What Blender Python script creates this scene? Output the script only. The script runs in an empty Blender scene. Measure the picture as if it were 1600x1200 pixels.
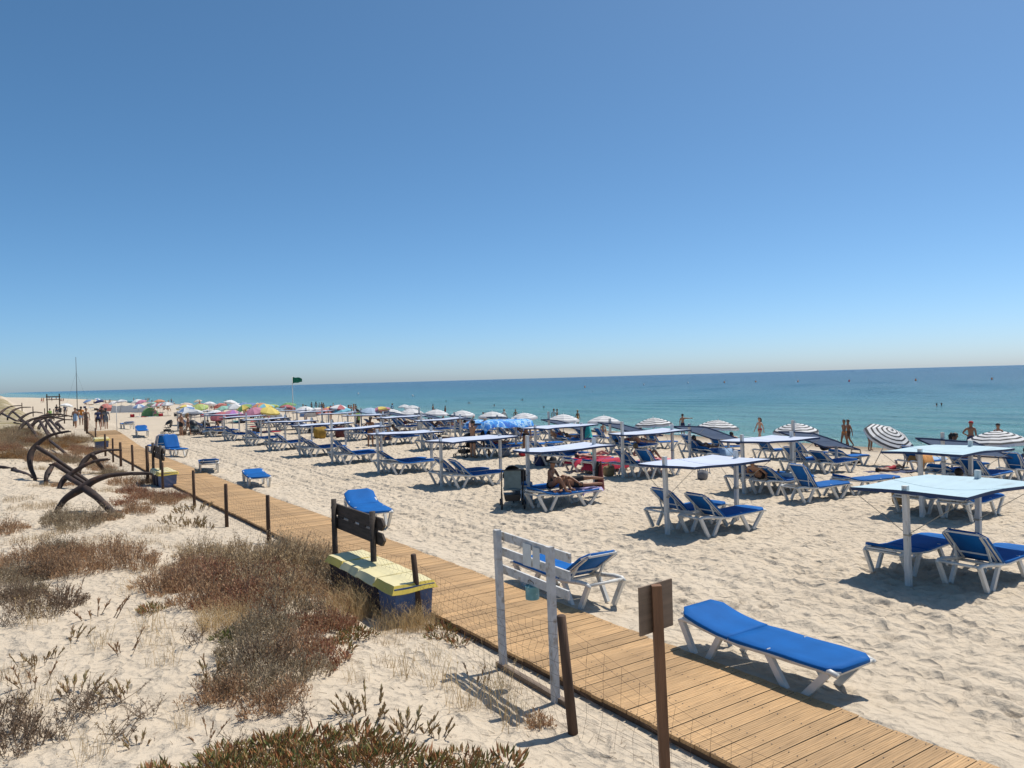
import bpy, bmesh, math, random
import numpy as np
from mathutils import Vector, Matrix
PI = math.pi
R = math.radians
C = bpy.context.scene.collection
SC = bpy.context.scene

# ------------------------------------------------------------------ camera, sky, sun, exposure
# world axes: +X towards the sea, +Y along the boardwalk, z = 0 the level beach
cd = bpy.data.cameras.new('camera')
cam = bpy.data.objects.new('camera', cd)
C.objects.link(cam)
YAW, PITCH, ROLL, EYE = R(33.65), math.atan(8 / 1202), R(1.575), 3.6
cf = Vector((math.sin(YAW) * math.cos(PITCH), math.cos(YAW) * math.cos(PITCH), -math.sin(PITCH)))
cr0 = Vector((math.cos(YAW), -math.sin(YAW), 0))
cu0 = cr0.cross(cf)
cr = cr0 * math.cos(ROLL) - cu0 * math.sin(ROLL)
cu = cr.cross(cf)
cam.matrix_world = Matrix(((cr.x, cu.x, -cf.x, 0), (cr.y, cu.y, -cf.y, 0), (cr.z, cu.z, -cf.z, EYE), (0, 0, 0, 1)))
cd.sensor_width = 36.0
cd.lens = 36.0 * 1202 / 1600
cd.clip_start = 0.05
cd.clip_end = 60000
SC.camera = cam

SUN_EL, SUN_AZ = R(62.5), R(84)          # azimuth from +Y clockwise: high over the sea
world = bpy.data.worlds.new('World')
SC.world = world
world.use_nodes = True
wn = world.node_tree
wn.nodes.clear()
wo = wn.nodes.new('ShaderNodeOutputWorld')
bg = wn.nodes.new('ShaderNodeBackground')
sky = wn.nodes.new('ShaderNodeTexSky')
sky.sky_type = 'NISHITA'
sky.sun_disc = False
sky.sun_elevation = SUN_EL
sky.sun_rotation = SUN_AZ
sky.altitude = 900
sky.air_density = 0.65
sky.dust_density = 1.5
sky.ozone_density = 7
bg.inputs['Strength'].default_value = 0.138
hue = wn.nodes.new('ShaderNodeHueSaturation')
hue.inputs['Saturation'].default_value = 1.08
hue.inputs['Hue'].default_value = 0.487
wn.links.new(sky.outputs[0], hue.inputs['Color'])
wn.links.new(hue.outputs[0], bg.inputs['Color'])
wn.links.new(bg.outputs[0], wo.inputs['Surface'])

sd = bpy.data.lights.new('sun', 'SUN')
sun = bpy.data.objects.new('sun', sd)
C.objects.link(sun)
sd.energy = 4.65
sd.angle = R(0.53)
sd.color = (1.0, 0.94, 0.85)
sdir = Vector((math.sin(SUN_AZ) * math.cos(SUN_EL), math.cos(SUN_AZ) * math.cos(SUN_EL), math.sin(SUN_EL)))
sun.rotation_euler = sdir.to_track_quat('Z', 'Y').to_euler()
SC.view_settings.view_transform = 'Standard'
SC.view_settings.look = 'None'
SC.view_settings.gamma = 1
SC.view_settings.exposure = 0.0
SC.view_settings.use_curve_mapping = False

rnd = random.Random(7)
nrs = np.random.RandomState(11)

# ------------------------------------------------------------------ bookkeeping
def tag(o, label=None, cat=None, group=None, kind=None):
    if label: o['label'] = label
    if cat: o['category'] = cat
    if group: o['group'] = group
    if kind: o['kind'] = kind
    return o
def link_obj(name, data, parent=None):
    o = bpy.data.objects.new(name, data)
    C.objects.link(o)
    if parent is not None: o.parent = parent
    return o
def empty(name, loc=(0, 0, 0), rz=0.0, scale=1.0):
    o = bpy.data.objects.new(name, None)
    o.empty_display_size = 0.2
    C.objects.link(o)
    o.location = loc
    o.rotation_euler = (0, 0, rz)
    o.scale = (scale,) * 3 if not isinstance(scale, tuple) else scale
    return o
ORD = ['first', 'second', 'third', 'fourth', 'fifth', 'sixth', 'seventh', 'eighth', 'ninth', 'tenth', 'eleventh', 'twelfth',
       'thirteenth', 'fourteenth', 'fifteenth', 'sixteenth', 'seventeenth', 'eighteenth', 'nineteenth', 'twentieth',
       'twenty-first', 'twenty-second', 'twenty-third', 'twenty-fourth', 'twenty-fifth', 'twenty-sixth', 'twenty-seventh', 'twenty-eighth',
       'twenty-ninth']
for t_ in ('thirt', 'fort', 'fift', 'sixt', 'sevent', 'eight'):
    ORD += [t_ + 'ieth'] + [t_ + 'y-' + q for q in ORD[:9]]

class MB:
    """collects simple shapes into one mesh"""
    def __init__(s): s.v = []; s.f = []; s.m = []
    def add(s, vs, fs, mi=0):
        b = len(s.v)
        s.v.extend(tuple(v) for v in vs)
        s.f.extend(tuple(i + b for i in f) for f in fs)
        s.m.extend([mi] * len(fs))
        return s
    def box(s, c, d, rot=None, mi=0, taper=1.0):
        x, y, z = d[0] / 2, d[1] / 2, d[2] / 2
        vs = [Vector((a * x * (taper if k > 0 else 1), b * y * (taper if k > 0 else 1), k * z)) for k in (-1, 1) for a, b in ((-1, -1), (1, -1), (1, 1), (-1, 1))]
        if rot is not None: vs = [rot @ v for v in vs]
        vs = [v + Vector(c) for v in vs]
        return s.add(vs, [(3, 2, 1, 0), (4, 5, 6, 7), (0, 1, 5, 4), (1, 2, 6, 5), (2, 3, 7, 6), (3, 0, 4, 7)], mi)
    def bar(s, a, b, w, h=None, mi=0, up=(0, 0, 1)):
        """rectangular bar from a to b, w across, h along up"""
        h = h or w
        a, b = Vector(a), Vector(b); d = (b - a)
        L = d.length; d = d / L
        sd_ = d.cross(Vector(up))
        if sd_.length < 1e-3: sd_ = d.cross(Vector((1, 0, 0)))
        sd_.normalize(); u_ = sd_.cross(d)
        vs = []
        for p in (a, b):
            for i, j in ((-1, -1), (1, -1), (1, 1), (-1, 1)):
                vs.append(p + sd_ * (i * w / 2) + u_ * (j * h / 2))
        return s.add(vs, [(3, 2, 1, 0), (4, 5, 6, 7), (0, 1, 5, 4), (1, 2, 6, 5), (2, 3, 7, 6), (3, 0, 4, 7)], mi)
    def tube(s, pts, r, n=6, mi=0, flat=1.0, cap=True, up=(0, 0, 1)):
        pts = [Vector(p) for p in pts]
        rs = r if isinstance(r, (list, tuple)) else [r] * len(pts)
        vs = []; fs = []
        prev = None
        for i, p in enumerate(pts):
            d = (pts[min(i + 1, len(pts) - 1)] - pts[max(i - 1, 0)]).normalized()
            sd_ = d.cross(Vector(up)) if prev is None else prev - d * prev.dot(d)
            if sd_.length < 1e-3: sd_ = d.cross(Vector((0, 1, 0.01)))
            sd_.normalize(); prev = sd_
            u_ = sd_.cross(d)
            for k in range(n):
                t = 2 * PI * k / n
                vs.append(p + sd_ * math.cos(t) * rs[i] + u_ * math.sin(t) * rs[i] * flat)
        for i in range(len(pts) - 1):
            for k in range(n):
                k2 = (k + 1) % n
                fs.append((i * n + k, i * n + k2, (i + 1) * n + k2, (i + 1) * n + k))
        if cap:
            fs.append(tuple(range(n - 1, -1, -1)))
            fs.append(tuple((len(pts) - 1) * n + k for k in range(n)))
        return s.add(vs, fs, mi)
    def lathe(s, prof, c=(0, 0, 0), n=12, mi=0, rot=None):
        vs = []; fs = []
        for r_, z in prof:
            for k in range(n):
                t = 2 * PI * k / n
                v = Vector((r_ * math.cos(t), r_ * math.sin(t), z))
                if rot is not None: v = rot @ v
                vs.append(v + Vector(c))
        for i in range(len(prof) - 1):
            for k in range(n):
                k2 = (k + 1) % n
                fs.append((i * n + k, i * n + k2, (i + 1) * n + k2, (i + 1) * n + k))
        return s.add(vs, fs, mi)
    def grid(s, fn, nu, nv, mi=0, thick=0.0, mi2=None):
        """fn(u,v)->Vector, a sheet; with thick an underside below it and edges"""
        vs = [Vector(fn(i / nu, j / nv)) for j in range(nv + 1) for i in range(nu + 1)]
        w = nu + 1
        fs = [(j * w + i, j * w + i + 1, (j + 1) * w + i + 1, (j + 1) * w + i) for j in range(nv) for i in range(nu)]
        s.add(vs, fs, mi)
        if thick:
            m2 = mi if mi2 is None else mi2
            lo = [v - Vector((0, 0, thick)) for v in vs]
            s.add(lo, [f[::-1] for f in fs], m2)
            ring = [i for i in range(w)] + [j * w + nu for j in range(1, nv + 1)] + [nv * w + i for i in range(nu - 1, -1, -1)] + [j * w for j in range(nv - 1, 0, -1)]
            n = len(ring)
            s.add([vs[i] for i in ring] + [lo[i] for i in ring], [(k + n, (k + 1) % n + n, (k + 1) % n, k) for k in range(n)], m2)
        return s
    def mesh(s, name, mats, smooth=False):
        me = bpy.data.meshes.new(name)
        me.from_pydata(s.v, [], s.f)
        for m in (mats if isinstance(mats, (list, tuple)) else [mats]): me.materials.append(m)
        me.polygons.foreach_set('material_index', s.m)
        if smooth: me.polygons.foreach_set('use_smooth', [True] * len(s.f))
        me.update()
        return me
    def obj(s, name, mats, parent=None, smooth=False):
        return link_obj(name, s.mesh(name, mats, smooth), parent)

class Proto:
    """a thing kept as parts; place() makes a top-level Empty with a copy of each part under it"""
    def __init__(s, name): s.name = name; s.parts = []
    def part(s, name, mesh, loc=(0, 0, 0), sub=(), mat=None, kind=None):
        s.parts.append((name, mesh, loc, sub, kind)); return s
    def place(s, loc, rz=0.0, label=None, cat=None, group=None, scale=1.0, mats=None, tilt=(0, 0)):
        e = empty(s.name, loc, rz, scale)
        e.rotation_euler = (tilt[0], tilt[1], rz)
        tag(e, label, cat, group)
        for (n, me, lo, sub, mt) in s.parts:
            if mats and n in mats and mats[n] == 'skip': continue
            o = link_obj(n, me, e); o.location = lo
            if mt: o['kind'] = mt
            if mats and n in mats:
                o.material_slots[0].link = 'OBJECT'; o.material_slots[0].material = mats[n]
            for (n2, me2, lo2) in sub:
                q = link_obj(n2, me2, o); q.location = lo2
        return e

# ------------------------------------------------------------------ materials
MATS = {}
def mat(name, col, rough=0.6, var=0.0, vscale=8.0, bump=0.0, bscale=40.0, spec=0.5, metal=0.0, island=None, objvar=0.0, transl=0.0, stretch=None, dirt=None):
    if name in MATS: return MATS[name]
    m = bpy.data.materials.new(name); m.use_nodes = True
    nt = m.node_tree; N = nt.nodes; Lk = nt.links
    p = N['Principled BSDF']
    p.inputs['Roughness'].default_value = rough
    p.inputs['Specular IOR Level'].default_value = spec
    p.inputs['Metallic'].default_value = metal
    out = None
    tc = N.new('ShaderNodeTexCoord')
    src = tc.outputs['Object']
    if stretch:
        mp = N.new('ShaderNodeMapping'); mp.inputs['Scale'].default_value = stretch
        Lk.new(src, mp.inputs['Vector']); src = mp.outputs[0]
    if island:
        g = N.new('ShaderNodeNewGeometry'); cr_ = N.new('ShaderNodeValToRGB')
        el = cr_.color_ramp.elements
        while len(el) < len(island): el.new(0.5)
        for i, c in enumerate(island):
            el[i].position = i / (len(island) - 1); el[i].color = (*c, 1)
        Lk.new(g.outputs['Random Per Island'], cr_.inputs[0]); out = cr_.outputs[0]
    else:
        rgb = N.new('ShaderNodeRGB'); rgb.outputs[0].default_value = (*col, 1); out = rgb.outputs[0]
    if objvar:
        oi = N.new('ShaderNodeObjectInfo'); mr = N.new('ShaderNodeMapRange')
        mr.inputs['To Min'].default_value = 1 - objvar; mr.inputs['To Max'].default_value = 1 + objvar
        Lk.new(oi.outputs['Random'], mr.inputs['Value'])
        hs = N.new('ShaderNodeHueSaturation'); Lk.new(out, hs.inputs['Color']); Lk.new(mr.outputs[0], hs.inputs['Value']); out = hs.outputs[0]
    if var:
        nz = N.new('ShaderNodeTexNoise'); nz.inputs['Scale'].default_value = vscale; nz.inputs['Detail'].default_value = 5
        Lk.new(src, nz.inputs['Vector'])
        mr = N.new('ShaderNodeMapRange'); mr.inputs['From Min'].default_value = 0.3; mr.inputs['From Max'].default_value = 0.7
        mr.inputs['To Min'].default_value = 1 - var; mr.inputs['To Max'].default_value = 1 + var * 0.6
        Lk.new(nz.outputs[0], mr.inputs['Value'])
        hs = N.new('ShaderNodeHueSaturation'); Lk.new(out, hs.inputs['Color']); Lk.new(mr.outputs[0], hs.inputs['Value']); out = hs.outputs[0]
    if dirt:
        nz = N.new('ShaderNodeTexNoise'); nz.inputs['Scale'].default_value = dirt[1]; nz.inputs['Detail'].default_value = 6
        Lk.new(src, nz.inputs['Vector'])
        mr = N.new('ShaderNodeMapRange'); mr.inputs['From Min'].default_value = dirt[2]; mr.inputs['From Max'].default_value = dirt[2] + 0.15
        Lk.new(nz.outputs[0], mr.inputs['Value'])
        mx = N.new('ShaderNodeMixRGB'); mx.inputs[2].default_value = (*dirt[0], 1)
        Lk.new(mr.outputs[0], mx.inputs[0]); Lk.new(out, mx.inputs[1]); out = mx.outputs[0]
    Lk.new(out, p.inputs['Base Color'])
    if bump:
        nz = N.new('ShaderNodeTexNoise'); nz.inputs['Scale'].default_value = bscale; nz.inputs['Detail'].default_value = 4
        Lk.new(src, nz.inputs['Vector'])
        b = N.new('ShaderNodeBump'); b.inputs['Strength'].default_value = bump; b.inputs['Distance'].default_value = 0.01
        Lk.new(nz.outputs[0], b.inputs['Height']); Lk.new(b.outputs[0], p.inputs['Normal'])
    if transl:
        tr = N.new('ShaderNodeBsdfTranslucent'); Lk.new(out, tr.inputs['Color'])
        ms = N.new('ShaderNodeMixShader'); ms.inputs[0].default_value = transl
        mo = N['Material Output']
        Lk.new(p.outputs[0], ms.inputs[1]); Lk.new(tr.outputs[0], ms.inputs[2]); Lk.new(ms.outputs[0], mo.inputs['Surface'])
    MATS[name] = m
    return m

# measured places (metres)
ANCHORS = [
    ([(1.246, 24.82, 0.321), (1.422, 24.818, 0.569), (1.612, 24.807, 0.711), (1.879, 24.744, 0.87), (2.118, 24.7, 1.032), (2.357, 24.655, 1.122), (2.596, 24.609, 1.168), (3.066, 24.41, 1.191), (3.539, 24.209, 1.175)], [[(1.918, 24.65, 0.858), (2.172, 24.198, 0.629), (2.488, 23.704, 0.228)]]),
    ([(1.535, 29.858, 0.273), (1.621, 29.984, 0.466), (1.744, 30.086, 0.639), (1.958, 30.127, 0.789), (2.323, 30.068, 1.035), (2.689, 30.008, 1.174), (3.056, 29.946, 1.215)], [[(1.797, 30.015, 0.706), (2.133, 29.276, 0.486), (2.49, 28.523, 0.253)]]),
    ([(1.277, 31.815, 0.545), (1.375, 32.137, 0.736), (1.552, 32.406, 0.964), (1.727, 32.675, 0.963)], [[(1.571, 31.97, 1.007), (2.042, 31.434, 0.622), (2.488, 30.915, 0.265)]]),
    ([(0.957, 32.622, 0.57), (0.871, 32.829, 0.792), (0.838, 33.0, 1.06), (0.874, 33.125, 1.328), (0.982, 33.202, 1.549), (1.168, 33.227, 1.746), (1.435, 33.198, 1.943), (1.741, 33.143, 2.045), (2.108, 33.046, 2.11)], [[(1.054, 32.919, 1.607), (1.489, 32.589, 1.269), (2.055, 32.171, 0.765), (2.619, 31.754, 0.262)]]),
    ([(1.006, 70.633, 1.145), (1.19, 71.143, 1.467), (1.672, 71.457, 1.835), (2.227, 71.719, 2.004), (2.769, 71.989, 1.932)], [[(1.233, 71.241, 1.412), (1.97, 69.424, 0.887), (2.717, 67.601, 0.287)]]),
    ([(1.178, 56.251, 0.794), (1.296, 56.579, 1.168), (1.616, 56.773, 1.542), (2.073, 56.875, 1.856), (2.632, 56.908, 1.968), (3.362, 56.824, 1.831)], [[(2.016, 56.307, 1.815), (2.476, 53.353, 1.193)]]),
    ([(1.64, 58.321, 0.745), (1.702, 58.704, 1.346), (1.935, 58.974, 1.782), (2.411, 59.079, 2.048), (3.204, 58.972, 2.075), (3.932, 58.907, 1.914)], [[(2.381, 58.467, 1.898), (2.985, 55.417, 1.194)]]),
    ([(2.029, 60.439, 0.749), (2.138, 61.099, 1.189), (2.355, 61.686, 1.505), (2.756, 62.149, 1.691)], [[(2.25, 60.953, 1.448), (2.631, 58.056, 1.275)]]),
    ([(3.881, 71.094, 0.816), (3.719, 72.073, 1.049), (4.204, 72.621, 1.266), (5.088, 72.901, 1.211)], [[(3.8, 71.931, 1.049), (4.07, 69.107, 0.777)]]),
    ([(-0.308, 73.888, 1.516), (-0.043, 74.366, 1.901), (0.269, 74.813, 2.24), (0.736, 75.156, 2.475), (1.426, 75.349, 2.522)], [[(0.087, 74.41, 1.945), (1.064, 71.113, 1.474)]]),
    ([(2.469, 33.993, 0.504), (2.602, 34.222, 0.772), (2.906, 34.337, 1.065), (3.379, 34.339, 1.206), (3.941, 34.28, 1.206)], [[(2.927, 34.071, 1.081), (3.594, 36.263, 0.292)]]),
    ([(2.654, 63.593, 1.247), (2.847, 64.238, 1.535), (3.271, 64.728, 1.73), (4.014, 65.005, 1.779)], [[(2.921, 64.112, 1.581), (3.448, 61.115, 1.113)]]),
    ([(0.8, 52.94, 1.127), (0.975, 53.299, 1.586), (1.338, 53.534, 1.896), (1.861, 53.66, 2.074), (2.646, 53.611, 2.131)], [[(1.264, 53.204, 1.835), (1.899, 50.35, 1.033)]]),
    ([(0.49, 78.112, 1.518), (0.876, 78.784, 2.031), (1.449, 79.329, 2.272), (2.216, 79.744, 2.288)], [[(0.874, 78.692, 1.978), (1.713, 75.487, 1.419)]]),
]
LOOSE_BARS = [
    [(-0.059, 72.1, 1.304), (1.858, 58.804, 0.459)],
    [(-0.09, 40.877, 0.164), (1.559, 40.38, 0.16)],
    [(-0.26, 37.387, 0.228), (0.374, 36.364, 0.135)],
    [(0.348, 35.781, 0.217), (0.997, 32.946, 0.211)],
    [(2.143, 49.008, 0.977), (2.785, 43.77, 0.377)],
    [(0.709, 61.971, 0.374), (1.609, 61.372, 0.344)],
]
FAR_UMBRELLAS = [
    (6.91, 115.52, 'white'),
    (15.41, 181.08, 'blue'),
    (19.78, 215.87, 'white_blue'),
    (15.24, 157.55, 'navy'),
    (16.41, 146.7, 'white'),
    (16.61, 140.09, 'white_grey'),
    (18.47, 145.02, 'teal'),
    (15.06, 110.09, 'blue_white'),
    (16.44, 109.17, 'patterned'),
    (20.0, 125.67, 'orange'),
    (17.56, 108.43, 'red_white'),
    (18.11, 108.06, 'white_grey'),
    (17.06, 108.76, 'red_white'),
    (19.27, 140.76, 'white'),
    (18.55, 130.29, 'pink'),
    (19.39, 104.91, 'teal_white'),
    (18.79, 98.9, 'peach'),
    (32.16, 158.19, 'beige'),
    (20.12, 97.57, 'red'),
    (21.22, 98.62, 'white'),
    (14.89, 79.69, 'yellow_white'),
    (15.21, 78.59, 'blue_white'),
    (16.68, 81.23, 'lime'),
    (21.99, 95.44, 'coral'),
    (24.61, 103.34, 'white'),
    (18.73, 79.49, 'mint'),
    (19.5, 79.35, 'white_grey'),
    (22.37, 89.83, 'white'),
    (14.5, 62.41, 'red'),
    (15.0, 62.08, 'purple_pink'),
    (21.49, 83.15, 'blue'),
    (20.66, 78.03, 'yellow_green'),
    (21.27, 78.91, 'blue'),
    (25.0, 90.83, 'yellow_white'),
    (20.64, 73.92, 'orange'),
    (20.01, 70.06, 'cyan_yellow'),
    (16.79, 60.89, 'pink'),
    (17.2, 60.61, 'yellow'),
    (17.45, 60.45, 'white_grey'),
    (22.57, 76.57, 'lime'),
    (22.96, 74.14, 'red'),
    (23.65, 74.76, 'green'),
    (22.09, 65.73, 'white'),
    (20.7, 58.29, 'white'),
    (21.16, 57.98, 'coral'),
    (22.01, 59.31, 'orange_yellow'),
    (21.77, 57.57, 'white_red'),
    (22.28, 57.24, 'cyan'),
    (23.85, 56.19, 'pale_blue'),
    (24.94, 55.47, 'pink_yellow'),
    (14.49, 65.36, 'white'),
    (12.55, 63.71, 'white_grey'),
]
WHITE_UMB = [
    (48.45, 100.89),
    (44.14, 89.66),
    (25.53, 55.83),
    (27.01, 54.99),
]
FAR_PEOPLE = [
    (11.2, 293.51, 's'),
    (12.0, 300.27, 's'),
    (16.87, 370.52, 's'),
    (15.89, 331.44, 's'),
    (18.87, 360.89, 's'),
    (18.33, 320.38, 'g'),
    (18.23, 308.7, 'g'),
    (17.93, 222.97, 'g'),
    (18.28, 215.35, 'l'),
    (20.89, 233.53, 'g'),
    (26.12, 266.63, 'g'),
    (25.06, 247.62, 'g'),
    (24.5, 231.62, 'g'),
    (33.46, 256.12, 's'),
    (31.88, 237.85, 's'),
    (20.12, 149.57, 'g'),
    (20.84, 151.06, 'g'),
    (42.58, 296.35, 's'),
    (41.37, 283.81, 's'),
    (52.84, 358.96, 's'),
    (21.84, 145.2, 's'),
    (23.69, 151.82, 'g'),
    (27.47, 168.39, 'g'),
    (28.44, 168.87, 's'),
    (22.21, 136.26, 'g'),
    (21.62, 129.29, 'g'),
    (42.49, 247.34, 's'),
    (39.98, 229.88, 'g'),
    (30.1, 147.76, 's'),
    (33.98, 155.9, 'g'),
    (31.36, 141.96, 'g'),
    (33.83, 149.0, 'g'),
    (35.03, 149.24, 's'),
    (25.88, 104.16, 'g'),
    (24.41, 97.62, 'g'),
    (24.3, 94.55, 's'),
    (22.37, 86.52, 's'),
    (27.98, 106.2, 'g'),
    (25.29, 94.56, 'g'),
    (25.84, 94.64, 'g'),
    (26.59, 94.59, 'g'),
    (25.63, 89.12, 'g'),
    (28.49, 97.66, 'g'),
    (42.19, 133.13, 's'),
    (47.81, 143.5, 'g'),
    (48.41, 143.8, 'g'),
    (48.44, 140.64, 's'),
    (50.64, 144.44, 's'),
    (52.6, 148.19, 's'),
    (48.27, 134.65, 's'),
    (44.42, 123.18, 's'),
    (46.24, 123.5, 's'),
    (26.29, 78.19, 's'),
    (30.14, 81.34, 's'),
    (38.93, 98.17, 's'),
    (42.19, 105.52, 's'),
    (41.12, 101.77, 's'),
    (44.57, 109.66, 's'),
    (38.68, 98.09, 'g'),
    (43.38, 101.82, 'g'),
    (43.7, 101.87, 'g'),
    (45.43, 102.03, 'g'),
    (53.02, 115.02, 's'),
    (67.38, 145.82, 's'),
    (43.68, 91.82, 'g'),
    (48.03, 98.46, 'g'),
    (50.18, 95.22, 'g'),
    (52.28, 98.8, 'g'),
    (56.15, 106.76, 's'),
    (56.03, 102.59, 's'),
    (31.7, 60.45, 'g'),
    (30.75, 57.73, 'g'),
    (32.65, 60.31, 'g'),
    (33.0, 60.24, 'l'),
    (33.44, 60.11, 'g'),
    (33.24, 58.61, 'g'),
    (32.81, 57.3, 'g'),
    (34.81, 59.86, 'g'),
    (35.28, 72.21, 'g'),
    (44.9, 73.35, 'g'),
    (45.23, 73.34, 'g'),
    (43.03, 66.28, 's'),
    (46.18, 68.85, 's'),
    (46.92, 62.93, 's'),
    (48.53, 64.53, 's'),
    (45.9, 57.78, 's'),
    (37.2, 47.28, 'g'),
    (39.05, 46.04, 'g'),
]
SWIMMERS = [
    (82.91, 151.44),
    (72.77, 115.11),
    (70.83, 97.62),
    (152.08, 183.81),
    (123.87, 319.51),
    (128.87, 312.98),
    (111.71, 225.89),
    (79.53, 135.54),
    (96.37, 49.52),
    (95.53, 49.63),
    (289.35, 280.93),
    (94.52, 138.0),
]
BUOYS = [
    (261.21, 276.58, 'w'),
    (294.62, 279.31, 'w'),
    (294.53, 255.3, 'o'),
    (295.84, 237.62, 'o'),
    (288.37, 209.21, 'o'),
    (281.04, 180.32, 'r'),
    (282.6, 154.47, 'o'),
    (283.15, 128.41, 'o'),
    (109.99, 222.86, 'w'),
    (126.09, 306.94, 'w'),
    (217.32, 267.88, 'o'),
]
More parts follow.
